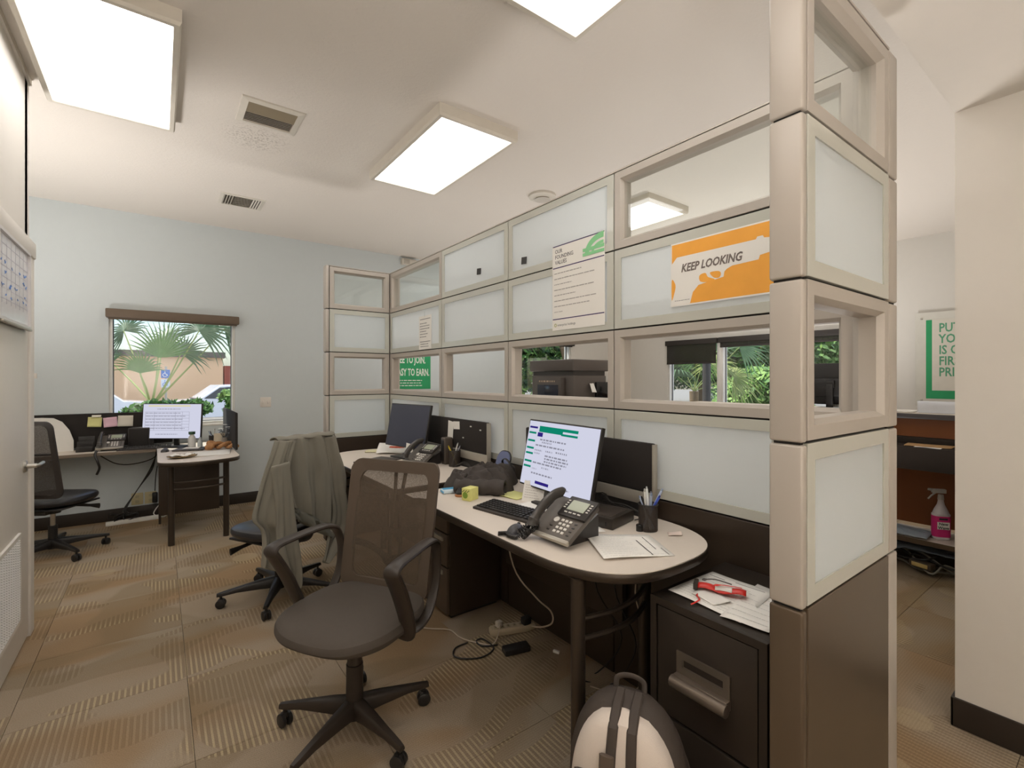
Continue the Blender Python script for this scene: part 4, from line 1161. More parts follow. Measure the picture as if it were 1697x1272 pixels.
# black jacket heap
jk = mat('black_jacket_cloth', (62, 55, 50), .75, var=.12, scale=12, bump=.3, bscale=380)
t = thing('jacket', 'crumpled black jacket heaped across the two right-hand desks', 'clothing', (1.47, 2.235, DZ))
def heap(u, v):
    a = 2*pi*u; r = sin(v*pi/2)
    R = 1+.16*sin(3*a+.6)+.09*sin(5*a+2)+.05*sin(9*a)
    x, y = .20*r*cos(a)*R, .165*r*sin(a)*R
    h = .085*max(0.0, 1-r**4.5)**.7
    q = Vector((x*7, y*7, 2.0)); w_ = noise.noise_vector(q)*1.4
    rg = 1-abs(noise.noise(Vector((x*11, y*9, 1.3))+w_))*2.2
    rg2 = 1-abs(noise.noise(Vector((x*21, y*19, 7.3))+w_*1.5))*2.2
    h += (.040*rg+.018*rg2)*(1-r**5)
    return Vector((x, y, max(.003, h)))
b = N(); grid(b, 90, 34, heap, closed_u=True); bmesh.ops.remove_doubles(b, verts=b.verts, dist=1e-4); subsurf(obj('body', b, jk, t), 1)
b = N()
def roll(u, v):
    a = 2*pi*u; p = Vector((-.20+.10*v*2-.02, .06-.34*v*.62, .038)); d = Vector((.22, -.24, 0)).normalized(); s = Vector((-d.y, d.x, 0))
    p = Vector((-.20, -.02, .040))+d*(.27*v); rr_ = .034+.008*v+.004*sin(v*22+2*a)
    return p+s*cos(a)*rr_*1.15+Vector((0, 0, 1))*sin(a)*rr_
grid(b, 26, 24, roll, closed_u=True); o = obj('rolled_sleeve', b, jk, t); solidify(o, .006, -1)
for (x0, y0, x1, y1, z_, r_) in ((-.14, .12, .10, .06, .085, .030), (-.06, .0, .16, -.02, .10, .032), (-.12, .05, .02, -.07, .085, .028), (.02, .12, .16, .04, .08, .03)):
    b = N(); P = [Vector((x0+(x1-x0)*k/5, y0+(y1-y0)*k/5, z_*(1-.25*abs(k-2.5)/2.5)+.006*sin(k*2.3))) for k in range(6)]
    tube(b, P, [.012, r_, r_*1.1, r_*.9, r_, .012], 12, smooth=5, flat=.6, up=(0, 0, 1)); obj('fold', b, jk, t)
# blue-lined pouch behind it
t = thing('pouch_bag', 'small black bag with a blue-grey lining open behind the jacket', 'bag', (1.655, 2.36, DZ), HY)
b = N(); prism(b, rrect(.13, .155, .05, 8, 0, .085), 0, .012, Matrix(((1, 0, 0, 0), (0, .35, -1, 0), (0, 1, .2, 0), (0, 0, 0, 1)))); obj('lining_flap', b, mat('blue_grey_lining', (104, 112, 146), .6), t)
b = N(); tube(b, [Vector((x, .35*y-.006, y+.0)) for x, y in rrect(.135, .16, .052, 8, 0, .085)], .005, 6, closed=True); obj('piping', b, black_p, t)
b = N(); bx(b, (.075, .01, .05), (.09, .07, .10), .025, seg=4); obj('bag_body', b, mat('black_nylon', (38, 34, 33), .5), t)
b = N(); tube(b, [(.04, 0, .09), (.05, -.01, .125), (.085, -.01, .135), (.12, 0, .10), (.125, 0, .05)], .008, 8, smooth=5, flat=.4); obj('strap', b, black_p, t)
# cables behind the mini computer
for i in range(5):
    y0 = 1.62+.03*i
    cable('black cable looping behind the mini computer, '+('lowest of five', 'second lowest of five', 'middle one of five', 'second highest of five', 'highest of five')[i], [(1.60, y0, DZ+.006), (1.63, 1.50, DZ+.04+.012*i), (1.66, 1.40+.02*i, DZ+.05-.008*i), (1.68, 1.30, DZ+.02), (1.67-.01*i, 1.24+.02*i, DZ+.006)], .0028, black_p, group='black cables behind the mini computer')
for i in range(3):
    cable('black cable behind the far desk pen cup, '+('lowest of three', 'middle of three', 'highest of three')[i], [(1.62, 2.86, DZ+.005), (1.65, 2.80-.02*i, DZ+.03+.01*i), (1.67, 2.72, DZ+.02), (1.64, 2.66+.02*i, DZ+.005)], .0028, black_p, group='black cables on the far desk')
b = N(); bx(b, (0, 0, .012), (.05, .03, .024), .004); o = tag(obj('cable_plug', b, mat('olive_plug', (104, 94, 72), .5)), 'small grey connector block between the cables and the pen cup', 'plug'); o.location = (1.655, 1.285, DZ)

# far desk items
t = thing('card_on_stand', 'white business card on a wire stand by the dark monitor', 'card', (1.50, 3.30, DZ), HY+.3)
b = N(); bx(b, (0, 0, .095), (.075, .002, .06), 0, Matrix.Rotation(.12, 4, 'Y')); obj('card', b, paper, t, smooth=False)
b = N(); tube(b, [(-.02, .01, 0), (-.02, .002, .07)], .0015, 6); tube(b, [(.02, .01, 0), (.02, .002, .07)], .0015, 6); tube(b, [(-.02, .01, .0015), (.0, .03, .0015), (.02, .01, .0015)], .0015, 6); obj('wire_stand', b, chrome, t)
t = thing('stapler', 'orange-red stapler lying beyond the dark monitor', 'stapler', (1.60, 3.75, DZ), radians(-40))
b = N(); bb(b, (-.075, -.02, 0), (.075, .02, .012), .004); obj('base', b, black_p, t)
b = N(); bb(b, (-.072, -.018, .016), (.065, .018, .046), .010, seg=3); obj('top_arm', b, mat('orange_red_plastic', (196, 78, 44), .4), t)
sheet('paper_stack', 'fanned white papers curling behind the dark monitor', [(1.40, 3.72), (1.62, 3.60), (1.70, 3.80), (1.52, 3.95)], DZ+.002, lift=(0, .0, .07, .05), wav=.012, th=.002)
sheet('cream_pad', 'cream note pad at the back of the far desk', [(1.36, 3.86), (1.46, 3.80), (1.52, 3.90), (1.42, 3.96)], DZ+.002, m=mat('cream_pad_paper', (224, 218, 180), .8), th=.008)
t = thing('document_folder', 'flat dark folder in front of the far desk phone', 'folder', (1.30, 3.42, DZ), radians(24))
b = N(); bb(b, (-.14, -.10, 0), (.14, .10, .008), .002); obj('cover', b, mat('charcoal_folder', (74, 68, 64), .5), t)
t = thing('speaker', 'tall slim dark speaker between the far phone and the tackboard', 'speaker', (1.66, 3.02, DZ), HY)
b = N(); bb(b, (-.03, -.035, 0), (.03, .035, .19), .010, seg=3); obj('cabinet', b, mat('taupe_speaker', (84, 74, 66), .45), t)
b = N(); bb(b, (-.022, -.037, .02), (.022, -.034, .17), .002); obj('speaker_grille', b, black_p, t)

# ------------------------------------------------------------------ under the near desk
t = thing('power_strip', 'beige power strip on the carpet under the near desk', 'power strip', (1.60, 2.155, 0), radians(-22))
b = N(); prism(b, [(-.13, -.022), (-.12, -.028), (.09, -.028), (.135, -.008), (.135, .008), (.09, .028), (-.12, .028), (-.13, .022)], 0, .036, ch=.008); obj('housing', b, mat('beige_strip', (186, 170, 142), .5), t)
for k in range(5):
    b = N(); bb(b, (-.105+.036*k, -.013, .035), (-.083+.036*k, .013, .0375)); obj('outlet', b, mat('strip_outlet', (170, 154, 126), .5), t, smooth=False)
    b = N(); bx(b, (-.094+.036*k, .005, .038), (.009, .0022, .001)); bx(b, (-.094+.036*k, -.005, .038), (.009, .0022, .001)); obj('slots', b, gap_m, t, smooth=False)
b = N(); bx(b, (.088, -.008, .038), (.016, .012, .006), .002); bx(b, (.088, .010, .038), (.012, .008, .005), .002); obj('red_switch', b, mat('red_switch', (190, 60, 40), .4), t)
b = N(); bx(b, (0, 0, .016), (.035, .03, .032), .006); o = tag(obj('cable_plug', b, mat('pale_plug', (200, 190, 176), .5)), 'pale plug in the left end of the beige power strip', 'plug'); o.location = (1.53, 2.185, .037)
b = N(); bx(b, (0, 0, .020), (.05, .04, .04), .006); o = tag(obj('cable_plug', b, black_p), 'black plug in the right end of the beige power strip', 'plug'); o.location = (1.672, 2.12, .037)
t = thing('power_adapter', 'black power adapter brick on the carpet beside the strip', 'adapter', (1.50, 1.985, 0), radians(-15))
b = N(); bb(b, (-.07, -.03, 0), (.07, .03, .032), .006); obj('brick', b, black_p, t)
strip_w = mat('off_white_cable', (196, 180, 158), .5)
p = lambda u, v, z=.006: (*G(u, v), z)
cab1 = cable('pale cord rising from the power strip to the desk', [(1.695, 2.11, .022), (1.70, 2.02, .05), (1.70, 1.93, .11), (1.70, 1.94, .17), (1.70, 2.07, .20), (1.68, 2.25, .32), (1.66, 2.36, .70)], .0045, strip_w, 'cable')
cable('pale cord snaking from the strip toward the foreground chair', [(1.53, 2.17, .05), p(818, 1068), p(790, 1066), p(763, 1058), p(745, 1045), p(715, 1043), p(690, 1040)], .0035, strip_w, 'cable')
cable('flat black cord looped in front of the adapter brick', [p(825, 1070), p(800, 1072), p(789, 1064), p(800, 1060), p(818, 1075), p(800, 1090), p(770, 1093), p(752, 1088), p(755, 1075), p(775, 1066)], .004, black_p, 'cable')
t = thing('cable_end', 'small crumpled white cable end on the dark carpet under the desk', 'plug', (*G(922, 1082), 0), .4)
b = N(); bx(b, (0, 0, .008), (.014, .035, .014), .003); obj('plug', b, white_p, t)
for i in range(3):
    cable(('pale thin cord hanging behind the near desk legs', 'left black cord hanging behind the near desk legs', 'right black cord hanging behind the near desk legs')[i], [(1.70, 1.30+.10*i, .78), (1.66-.03*i, 1.34+.09*i, .5), (1.69, 1.28+.08*i, .25), (1.70, 1.40+.1*i, .008), (1.60, 1.55+.05*i, .006)], .0032, strip_w if i == 0 else black_p, 'cable', group=None if i == 0 else 'black cords hanging behind the near desk legs')

# ------------------------------------------------------------------ on the file cabinet
CZ = .7265
rr = random.Random(12)
sheet('printed_form', 'topmost white form on the file cabinet, beneath the red wrapper', [(1.345, .952), (1.33, .70), (1.60, .73), (1.60, .945)], CZ+.003, wav=.003, lines=[('print', MATS['pale_ink'], textlines(12, .05, .95, .08, .80, rr)), ('heading_bars', ink, [(.05, .86, .30, .875), (.45, .90, .9, .912), (.3, .62, .7, .628)])])
sheet('printed_form', 'second white form on the file cabinet, overlapping the right-hand edge', [(1.315, .755), (1.335, .625), (1.62, .615), (1.63, .80)], CZ+.001, wav=.003, lift=(.004, .006, 0, 0), lines=[('print', MATS['pale_ink'], textlines(8, .06, .95, .1, .9, rr))])
sheet('white_slip', 'small torn white slip in front of the red wrapper', [(1.375, .885), (1.36, .80), (1.42, .775), (1.46, .875)], CZ+.007, wav=.004, th=.001)
t = thing('red_wrapper', 'torn red and white wrapper with a grey clip on the cabinet papers', 'wrapper', (1.455, .83, CZ+.008), radians(-64))
red = mat('glossy_red', (206, 44, 34), .3)
b = N(); grid(b, 16, 5, lambda u, v: Vector(((u-.5)*.145, (v-.5)*.038, .010+.010*sin(v*pi)+.004*sin(u*9)))); solidify(obj('film', b, red, t), .001)
b = N(); grid(b, 10, 4, lambda u, v: Vector((-.018+u*.05, (v-.5)*.034+.004*sin(u*pi), .0135+.010*sin(v*pi)))); solidify(obj('white_patch', b, paper, t), .0012)
b = N(); tube(b, [(-.02, -.012, .026), (0, -.004, .0275), (.03, 0, .0275), (.06, .004, .026)], [.004, .007, .005, .003], 8, smooth=3, flat=.3, up=(0, 0, 1)); obj('red_swoosh', b, red, t)
b = N(); bx(b, (-.076, 0, .014), (.014, .044, .022), .003); obj('dark_end', b, dkbrown_p, t)
b = N(); tube(b, [(-.06, .02, .024), (-.02, .026, .03), (.03, .024, .024)], [.004, .009, .004], 8, smooth=4, flat=.4); obj('grey_clip', b, mat('grey_clip', (80, 72, 66), .4), t)
b = N(); lathe(b, [(0, 0), (.007, 0), (.007, .0008), (0, .0008)], (-.045, 0, .0215), 12); obj('badge', b, paper, t)
b = N(); P = [(*G(1158, 946, CZ), CZ+.008), (*G(1155, 958, CZ), CZ+.012), (*G(1160, 966, CZ), CZ+.010), (*G(1158, 975, CZ), CZ+.008), (*G(1146, 1004, CZ), CZ+.009)]
P = [(*G(1159, 985, CZ), CZ+.008), (*G(1155, 992, CZ), CZ+.012), (*G(1159, 998, CZ), CZ+.011), (*G(1154, 1002, CZ), CZ+.010), (*G(1145, 1003, CZ), CZ+.004)]
tube(b, P, [.0015, .002, .0025, .003, .003], 6, smooth=5, flat=.5); tag(obj('red_strip', b, red), 'curled red tear strip hanging over the cabinet papers', 'wrapper')

# ------------------------------------------------------------------ backpack
bp_w = mat('pale_grey_canvas', (212, 200, 188), .85, bump=.3, bscale=500); bp_d = mat('dark_grey_nylon', (66, 57, 50), .7, bump=.2, bscale=500)
t = thing('backpack', 'pale grey backpack with dark straps leaning on the file cabinet', 'backpack', (1.072, .892, 0), radians(-62))
def bag(w0, d0, h0, e=2.6, lean=.0):
    def f(u, v):
        a = 2*pi*u; z = v*h0
        k = (1-max(0, (v-.4)/.6)**3.0)**.5 if v > .4 else (1-.12*(1-v/.4)**2)
        k = max(k, .02)
        return Vector((sgnpow(cos(a), 2/e)*w0/2*k, sgnpow(sin(a), 2/e)*d0/2*(k*.8+.2 if v < .98 else k)+lean*v, z))
    return f
b = N(); grid(b, 44, 26, bag(.34, .17, .535, 2.4, .01), closed_u=True); bmesh.ops.holes_fill(b, edges=b.edges, sides=60); obj('dark_shell', b, bp_d, t)
b = N(); F = bag(.30, .150, .515, 2.6, .0)
def fr(u, v):
    p = F(u, v); return Vector((p.x, p.y-.045, p.z))
grid(b, 44, 26, fr, closed_u=True); bmesh.ops.holes_fill(b, edges=b.edges, sides=60); obj('pale_front', b, bp_w, t)
def on_front(x, z, o=.004):
    v = z/.515; k = (1-max(0, (v-.4)/.6)**3.0)**.5 if v > .4 else 1
    k = max(k, .02); w2 = .150*k; r = max(0.0, 1-(abs(x)/w2)**2.6) if abs(x) < w2 else 0
    return Vector((x, -.045-.075*(k*.8+.2)*r**(1/2.6)-o, z))
for xs in ((-.035, -.02), (.04, .03)):
    b = N(); P = [on_front(xs[0]+(xs[1]-xs[0])*k/9, .03+.455*k/9) for k in range(10)]; P.append(Vector((xs[1], -.04, .522))); P.append(Vector((xs[1], .01, .532)))
    tube(b, P, .011, 8, flat=2.0, up=(1, 0, 0)) if 0 else tube(b, P, .006, 8, flat=2.3, up=(1, 0, 0)); obj('strap', b, bp_d, t)
b = N(); P = [on_front(-.03, z, .016) for z in (.43, .40, .37, .33)]; tube(b, P, [.009, .009, .008, .006], 8, flat=2.2, up=(1, 0, 0)); obj('buckle', b, mat('buckle_brown', (90, 78, 68), .4), t)
b = N(); tube(b, [on_front(-.03, .315, .02)+Vector((.010*cos(a), 0, .014*sin(a))) for a in [2*pi*k/14 for k in range(12)]], .0032, 7); obj('hook', b, chrome, t)
b = N(); P = [on_front(-.095, z, .006) for z in (.36, .29, .22, .15)]; tube(b, P, .007, 8, flat=4.0, up=(1, 0, 0)); pt = obj('webbing_patch', b, bp_d, t)
for z in (.34, .305, .27, .235, .20):
    b = N(); tube(b, [on_front(-.120, z, .010), on_front(-.095, z, .017), on_front(-.07, z, .014)], .007, 8, flat=.6); obj('webbing_loop', b, mat('loop_brown', (98, 84, 72), .5), pt)
b = N(); tube(b, [(-.04, .03, .52), (-.036, .035, .548), (.0, .04, .558), (.036, .04, .548), (.04, .035, .52)], .008, 8, smooth=6, flat=.4, up=(0, 1, 0)); obj('grab_handle', b, bp_d, t)
b = N(); tube(b, [(.10, .09, .40), (.14, .10, .30), (.15, .10, .18), (.13, .09, .06)], .018, 8, smooth=5, flat=.4, up=(0, 1, 0)); obj('shoulder_strap', b, bp_d, t)

# ------------------------------------------------------------------ posters on the partition
def panel_board(name, label, cat, O, U, w_, h_, m, th=.0012):
    t = thing(name, label, cat)
    M = basis(O, U, (0, 0, 1)); b = N(); quad(b, M, 0, 0, w_, h_, th); obj('sheet', b, m, t, smooth=False)
    return t, M @ Matrix.Translation((0, 0, th))
# on the room face (facing -X): u runs toward -Y
PF = XL-.0015
UY = (0, -1, 0)
t, M = panel_board('values_poster', 'white poster with a green logo and founding values on the partition', 'poster', (PF, 1.985, 1.688), UY, .386, .463, paper)
text('title', 'OUR\nFOUNDING\nVALUES', .030, M @ Matrix.Translation((.022, .420, 0)), mat('poster_grey', (110, 108, 108), .8), t, sx=.9, off=.0004)
for y in (.457, .338, .058):
    b = N(); quad(b, M, .004, y, .382, y+.005); obj('purple_rule', b, navy, t, smooth=False)
b = N(); rr = random.Random(21)
for i, L in enumerate((.21, .30, .14, .30, .17, .32, .27, .07)): fakelines(b, M, .016, .016+L, .308-.0300*i, .01, 1, .0045, .0004, .03, True, rr)
obj('body_text', b, mat('pale_grey_ink', (168, 164, 160), .8), t, smooth=False)['kind'] = 'stuff'
text('footer', 'enterprise holdings', .018, M @ Matrix.Translation((.042, .022, 0)), MATS['poster_grey'], t)
b = N(); tube(b, [M @ Vector((.026+.008*cos(a), .028+.008*sin(a), .0006)) for a in [2*pi*k/14 for k in range(14)]], .0016, 5, closed=True); obj('footer_mark', b, mat('olive_mark', (170, 172, 96), .7), t)
b = N()
def arc(cx, cy, rx, ry, a0, a1, wd, n=18, z=.0008):
    pts = []
    for k in range(n+1):
        a = radians(a0+(a1-a0)*k/n)
        pts.append(((cx+(rx-wd/2)*cos(a), cy+(ry-wd/2)*sin(a)), (cx+(rx+wd/2)*cos(a), cy+(ry+wd/2)*sin(a))))
    for (p0, q0), (p1, q1) in zip(pts, pts[1:]):
        b.faces.new([b.verts.new(M @ Vector((x, y, z))) for x, y in (p0, q0, q1, p1)])
arc(.375, .372, .110, .075, 88, 182, .030); arc(.375, .372, .070, .040, 88, 175, .016)
quad(b, M, .235, .385, .382, .402, .0008, .0003); quad(b, M, .235, .362, .382, .378, .0008, .0003)
obj('green_logo', b, lt_green, t, smooth=False)
# keep looking
org = mat('orange_print', (246, 172, 66), .6, var=.10, scale=12)
t, M = panel_board('safety_poster', 'orange poster reading KEEP LOOKING beside the near wing', 'poster', (PF, 1.226, 1.728), UY, .43, .266, paper)
b = N(); quad(b, M, .006, .006, .424, .260, .0003); obj('orange_ground', b, org, t, smooth=False)
M2 = M @ Matrix.Translation((0, 0, .0006))
b = N()
def poly(pts, z=.0): b.faces.new([b.verts.new(M2 @ Vector((x, y, z))) for x, y in pts])
poly([(.006, .180), (.03, .205), (.36, .205), (.365, .214), (.385, .214), (.39, .205), (.424, .200), (.424, .185), (.415, .180), (.415, .150), (.375, .145), (.37, .130), (.03, .118), (.006, .14)])
poly([(.006, .145), (.03, .126), (.29, .134), (.25, .118), (.24, .110), (.236, .090), (.130, .075), (.105, .050), (.092, .006), (.006, .006)], .0001)
for pts in (): poly(pts)
obj('white_silhouette', b, paper, t, smooth=False)
b = N()
def blob(pts, z=.0005): 
    P = catmull([(x, y, 0) for x, y in pts], 6, True); b.faces.new([b.verts.new(M2 @ Vector((p.x, p.y, z))) for p in P])
for pts in ([(.135, .112), (.160, .118), (.172, .100), (.200, .086), (.170, .080), (.138, .088)], [(.180, .116), (.215, .116), (.226, .104), (.218, .090), (.196, .094)], [(.006, .112), (.020, .100), (.024, .080), (.016, .050), (.006, .030)]):
    b = N(); blob(pts); obj('orange_opening', b, org, t, smooth=False)
text('lettering', 'KEEP LOOKING', .046, M2 @ Matrix.Translation((.050, .140, .0004)), ink_dk if 0 else mat('poster_dark_grey', (118, 108, 102), .8), t, off=.0012, sx=.80, shear=.25)
b = N(); fakelines(b, M, .02, .09, .022, .01, 1, .002, .0006, .0, True, rr); obj('small_print', b, ink, t, smooth=False)['kind'] = 'stuff'
# small notice
t, M = panel_board('paper_notice', 'small white notice taped near the far corner of the partition', 'notice', (PF, 3.668, 1.665), UY, .225, .275, paper)
b = N(); quad(b, M, .02, .245, .205, .250); quad(b, M, .02, .060, .205, .065); fakelines(b, M, .02, .20, .21, .022, 6, .006, .0006, .5, True, rr); fakelines(b, M, .03, .19, .04, .02, 2, .006, .0006, .5, True, rr); obj('print', b, ink, t, smooth=False)['kind'] = 'stuff'
b = N(); quad(b, M, .10, .268, .108, .31, .0004); obj('tape', b, mat('clear_tape', (206, 214, 212), .3), t, smooth=False)
for (yy, zz, l) in ((2.745, 2.155, 'black tape square on the second frosted top pane from the far corner'), (2.245, 2.13, 'black tape square on the frosted top pane left of the values poster')):
    b = N(); bx(b, (0, 0, 0), (.0015, .05, .042), 0, Matrix.Rotation(.1, 4, 'X')); o = tag(obj('tape_square', b, black_p), l, 'tape', 'black tape squares on the top panes'); o.location = (PF+.002, yy, zz)

# green poster on the back wall of the other room
t, M = panel_board('join_poster', 'green poster reading FREE TO JOIN EASY TO EARN beyond the partition', 'poster', (2.47, YB-.004, 1.277), (1, 0, 0), .68, .50, green_ink, .003)
wt = mat('poster_white_ink', (232, 238, 228), .8)
text('lettering', 'FREE TO JOIN.', .137, M @ Matrix.Translation((.60, .365, 0)), wt, t, off=.0035, sx=.54, align='RIGHT')
text('lettering', 'EASY TO EARN.', .137, M @ Matrix.Translation((.66, .190, 0)), wt, t, off=.0035, sx=.54, align='RIGHT')
b = N(); fakelines(b, M, .12, .58, .115, .036, 3, .012, .0006, .2, True, rr); obj('small_print', b, wt, t, smooth=False)['kind'] = 'stuff'

# framed priority poster on the right wall
t = thing('wall_poster', 'acrylic-framed white poster with a green border on the far right wall', 'poster')
O = (XR-.03, 1.70, 1.10)
M = basis(O, UY, (0, 0, 1))
b = N(); quad(b, M, 0, 0, .86, 1.10, .004); obj('acrylic_panel', b, mat('acrylic_edge', (214, 212, 202), .15), t, smooth=False)
M = M @ Matrix.Translation((0, 0, .0045))
b = N(); quad(b, M, .10, .09, .80, 1.01, .001); obj('green_border', b, green_ink, t, smooth=False)
b = N(); quad(b, M, .155, .185, .80, 1.012, .0015); obj('white_field', b, mat('poster_cream', (220, 216, 204), .8), t, smooth=False)
for i, s in enumerate(('PUTTING', 'YOU', 'IS OUR', 'FIRST', 'PRIORITY')):
    text('lettering', s, .142, M @ Matrix.Translation((.215, .865-.128*i, .0018)), mat('poster_green_letters', (92, 160, 124), .7), t, off=.003, sx=.72)
for x, y in ((.06, 1.03), (.06, .07)):
    b = N(); lathe(b, [(0, 0), (.012, 0), (.012, .012), (0, .014)], M @ Vector((x, y, 0)), 12, Matrix.Rotation(-pi/2, 4, 'Y')); obj('standoff', b, chrome, t)

# ------------------------------------------------------------------ corner desk clutter
t = thing('certificate_stand', 'rounded white certificate with a round seal behind the left chair', 'sign', (-.92, YB-.075, LZ))
out = [(-.32, 0), (.27, 0), (.27, .10), (.24, .20), (.19, .28), (.13, .318), (.05, .325), (-.32, .325)]
b = N(); prism(b, [(p_.x, p_.y) for p_ in [Vector(q) for q in out]], 0, .008, basis((0, 0, 0), (1, 0, 0), (0, 0, 1))); obj('board', b, paper, t, smooth=False)
Mx = basis((0, -.0005, 0), (1, 0, 0), (0, 0, 1)) @ Matrix.Translation((0, 0, 0))
b = N(); tube(b, [(.11+.034*cos(a), -.001, .262+.034*sin(a)) for a in [2*pi*k/20 for k in range(20)]], .006, 6, closed=True); tube(b, [(.085, -.001, .25), (.10, -.001, .262), (.11, -.001, .25), (.125, -.001, .266), (.135, -.001, .25)], .004, 5); obj('round_seal', b, ink_dk, t)
b = N(); fakelines(b, Mx, .02, .20, .20, .02, 8, .005, .0012, .4, True, rr); obj('print', b, ink, t, smooth=False)['kind'] = 'stuff'
t = thing('letter_holder', 'black slotted letter holder left of the corner desk phone', 'holder', (-.62, 5.98, LZ), -.15)
for k in range(3):
    b = N(); bb(b, (.0, .04*k, .0), (.12, .04*k+.003, .05+.045*k), .001); obj('divider', b, black_p, t)
b = N(); bb(b, (0, 0, 0), (.12, .085, .004)); obj('base', b, black_p, t, smooth=False)
t = thing('desk_speaker', 'black loudspeaker box left of the corner desk monitor', 'speaker', (-.14, 6.06, LZ), -.3)
b = N(); bb(b, (-.09, -.06, 0), (.09, .06, .20), .006); obj('cabinet', b, mat('soft_black', (52, 47, 44), .55), t)
b = N(); bb(b, (-.08, -.063, .01), (.08, -.058, .19), .003); obj('speaker_grille', b, mat('black_cloth', (40, 36, 34), .9), t)
t = thing('lotion_bottle', 'clear bottle with a green cap in front of the corner monitor', 'bottle', (.265, 5.66, LZ))
b = N(); lathe(b, [(0, 0), (.030, 0), (.033, .01), (.033, .095), (.026, .12), (.018, .128), (.018, .14), (0, .14)], n=20); obj('bottle', b, mat('pearl_bottle', (206, 204, 200), .25), t)
b = N(); lathe(b, [(0, .14), (.028, .14), (.029, .166), (0, .168)], n=20); obj('cap', b, mat('dark_green_cap', (54, 84, 62), .4), t)
t = thing('water_bottle', 'slim clear bottle beside the green-capped bottle', 'bottle', (.33, 5.62, LZ))
b = N(); lathe(b, [(0, 0), (.02, 0), (.022, .01), (.022, .07), (.010, .095), (.010, .11), (0, .11)], n=16); obj('bottle', b, mat('grey_clear', (180, 186, 186), .15), t)
sheet('notebook', 'open black-edged notebook under the corner monitor', [(.10, 5.50), (.34, 5.42), (.40, 5.62), (.18, 5.70)], LZ+.003, m=mat('notebook_dark', (70, 66, 64), .5), th=.010)
sheet('note_sheet', 'white sheet lying on the notebook by the bottles', [(.18, 5.52), (.31, 5.48), (.34, 5.60), (.22, 5.64)], LZ+.017)
sheet('loose_papers', 'white papers spread across the corner desk return', [(.22, 5.00), (.52, 5.02), (.56, 5.32), (.26, 5.34)], LZ+.002, lift=(0, 0, .004, 0), th=.002)
t = thing('foil_tray', 'crinkled foil food tray with a napkin at the return front edge', 'food tray', (.165, 5.03, LZ), .2)
b = N(); grid(b, 40, 8, lambda u, v: Vector(((.03+.085*v)*cos(2*pi*u), (.02+.06*v)*sin(2*pi*u), .002+.020*v**2+.004*v*sin(2*pi*u*17))), closed_u=True); solidify(obj('tray', b, mat('foil_dish', (150, 130, 96), .35, .4), t), .001)
b = N(); grid(b, 14, 14, lambda u, v: Vector(((u-.5)*.15-.01, (v-.5)*.09+.01, .026+.014*noise.noise(Vector((u*5, v*5, 1)))+.008*sin(u*7)))); solidify(obj('napkin', b, paper, t), .0015)
b = N(); grid(b, 20, 9, lambda u, v: Vector((.08*cos(2*pi*u)*sin(v*pi/2), .055*sin(2*pi*u)*sin(v*pi/2), .006+.010*cos(v*pi/2)+.004*sin(u*40)*sin(v*3))), closed_u=True); obj('leftovers', b, mat('olive_leftovers', (120, 108, 70), .8), t)
t = thing('bread_basket', 'twisted tan basket at the right edge of the corner desk', 'basket', (.50, 5.42, LZ), -.4)
for k in range(2):
    b = N(); tube(b, [(-.13+.026*i, .035*sin(i*.9+k*pi), .040+.020*cos(i*.9+k*pi)) for i in range(11)], [.018, .028, .03, .032, .033, .033, .033, .032, .03, .028, .018], 12, smooth=4); obj('twist', b, mat('tan_straw', (176, 128, 84), .8, var=.25, scale=60, bump=.5, bscale=120), t)
t = thing('framed_card', 'small cream card standing between the cup and the flowers', 'card', (.50, 5.70, LZ), -.3)
b = N(); bx(b, (0, 0, .065), (.10, .006, .13), .001, Matrix.Rotation(-.15, 4, 'X')); obj('card', b, mat('cream_card', (208, 194, 170), .7), t)
t = thing('flower_vase', 'black and white flowers in a slim pot by the side board', 'flowers', (.535, 5.56, LZ))
b = N(); lathe(b, [(0, 0), (.022, 0), (.03, .06), (.026, .10), (0, .10)], n=16); obj('pot', b, mat('pot_grey', (150, 140, 130), .4), t)
rr = random.Random(2)
for k in range(9):
    a = rr.random()*6.28; e = Vector((.045*cos(a), .045*sin(a), .13+.10*rr.random()))
    b = N(); tube(b, [(0, 0, .08), e*.6+Vector((0, 0, .03)), e], .002, 5, smooth=3); fl = obj('stem', b, black_p, t)
    b = N()
    for q in range(5):
        aa = q*2*pi/5; lathe(b, [(0, 0), (.012, .002), (0, .006)], e+Vector((.014*cos(aa), .014*sin(aa)-.004, 0)), 7)
    obj('blossom', b, white_p if k % 3 else black_p, fl)
cable('black coiled cord dangling from the corner desk phone', [(-.46, 5.84, LZ+.02), (-.47, 5.82, LZ-.02), (-.45, 5.80, LZ-.08), (-.44, 5.82, LZ-.14), (-.46, 5.84, LZ-.20)], .010, black_p, 'coiled_cord')
cable('black cable swagging under the corner desk', [(-.44, 5.9, .70), (-.33, 6.0, .60), (-.20, 6.05, .575), (-.05, 6.0, .62), (0.0, 5.95, .70)], .005, black_p, 'cable')
for i in range(3):
    cable('black cable dropping to the tangle under the corner desk, '+('left', 'middle', 'right')[i]+' of three', [(.0-.01*i, 6.05, .70), (-.07+.01*i, 6.10, .5), (-.17, 6.14, .30), (-.28+.01*i, 6.12, .12), (-.30+.02*i, 6.08, .02)], .0045, black_p, 'cable', group='black cables under the corner desk')
cable('single black cord dropping to the outlet adapter', [(.06-.04, 6.16, .70), (-.02, 6.17, .45), (-.03, 6.18, .26)], .004, black_p, 'cable')
b = N(); bx(b, (0, 0, 0), (.045, .05, .10), .006); o = tag(obj('wall_adapter', b, black_p), 'black adapter plugged in beside the outlet plates', 'adapter'); o.location = (-.03, YB-.03, .19)
b = N(); rr = random.Random(8)
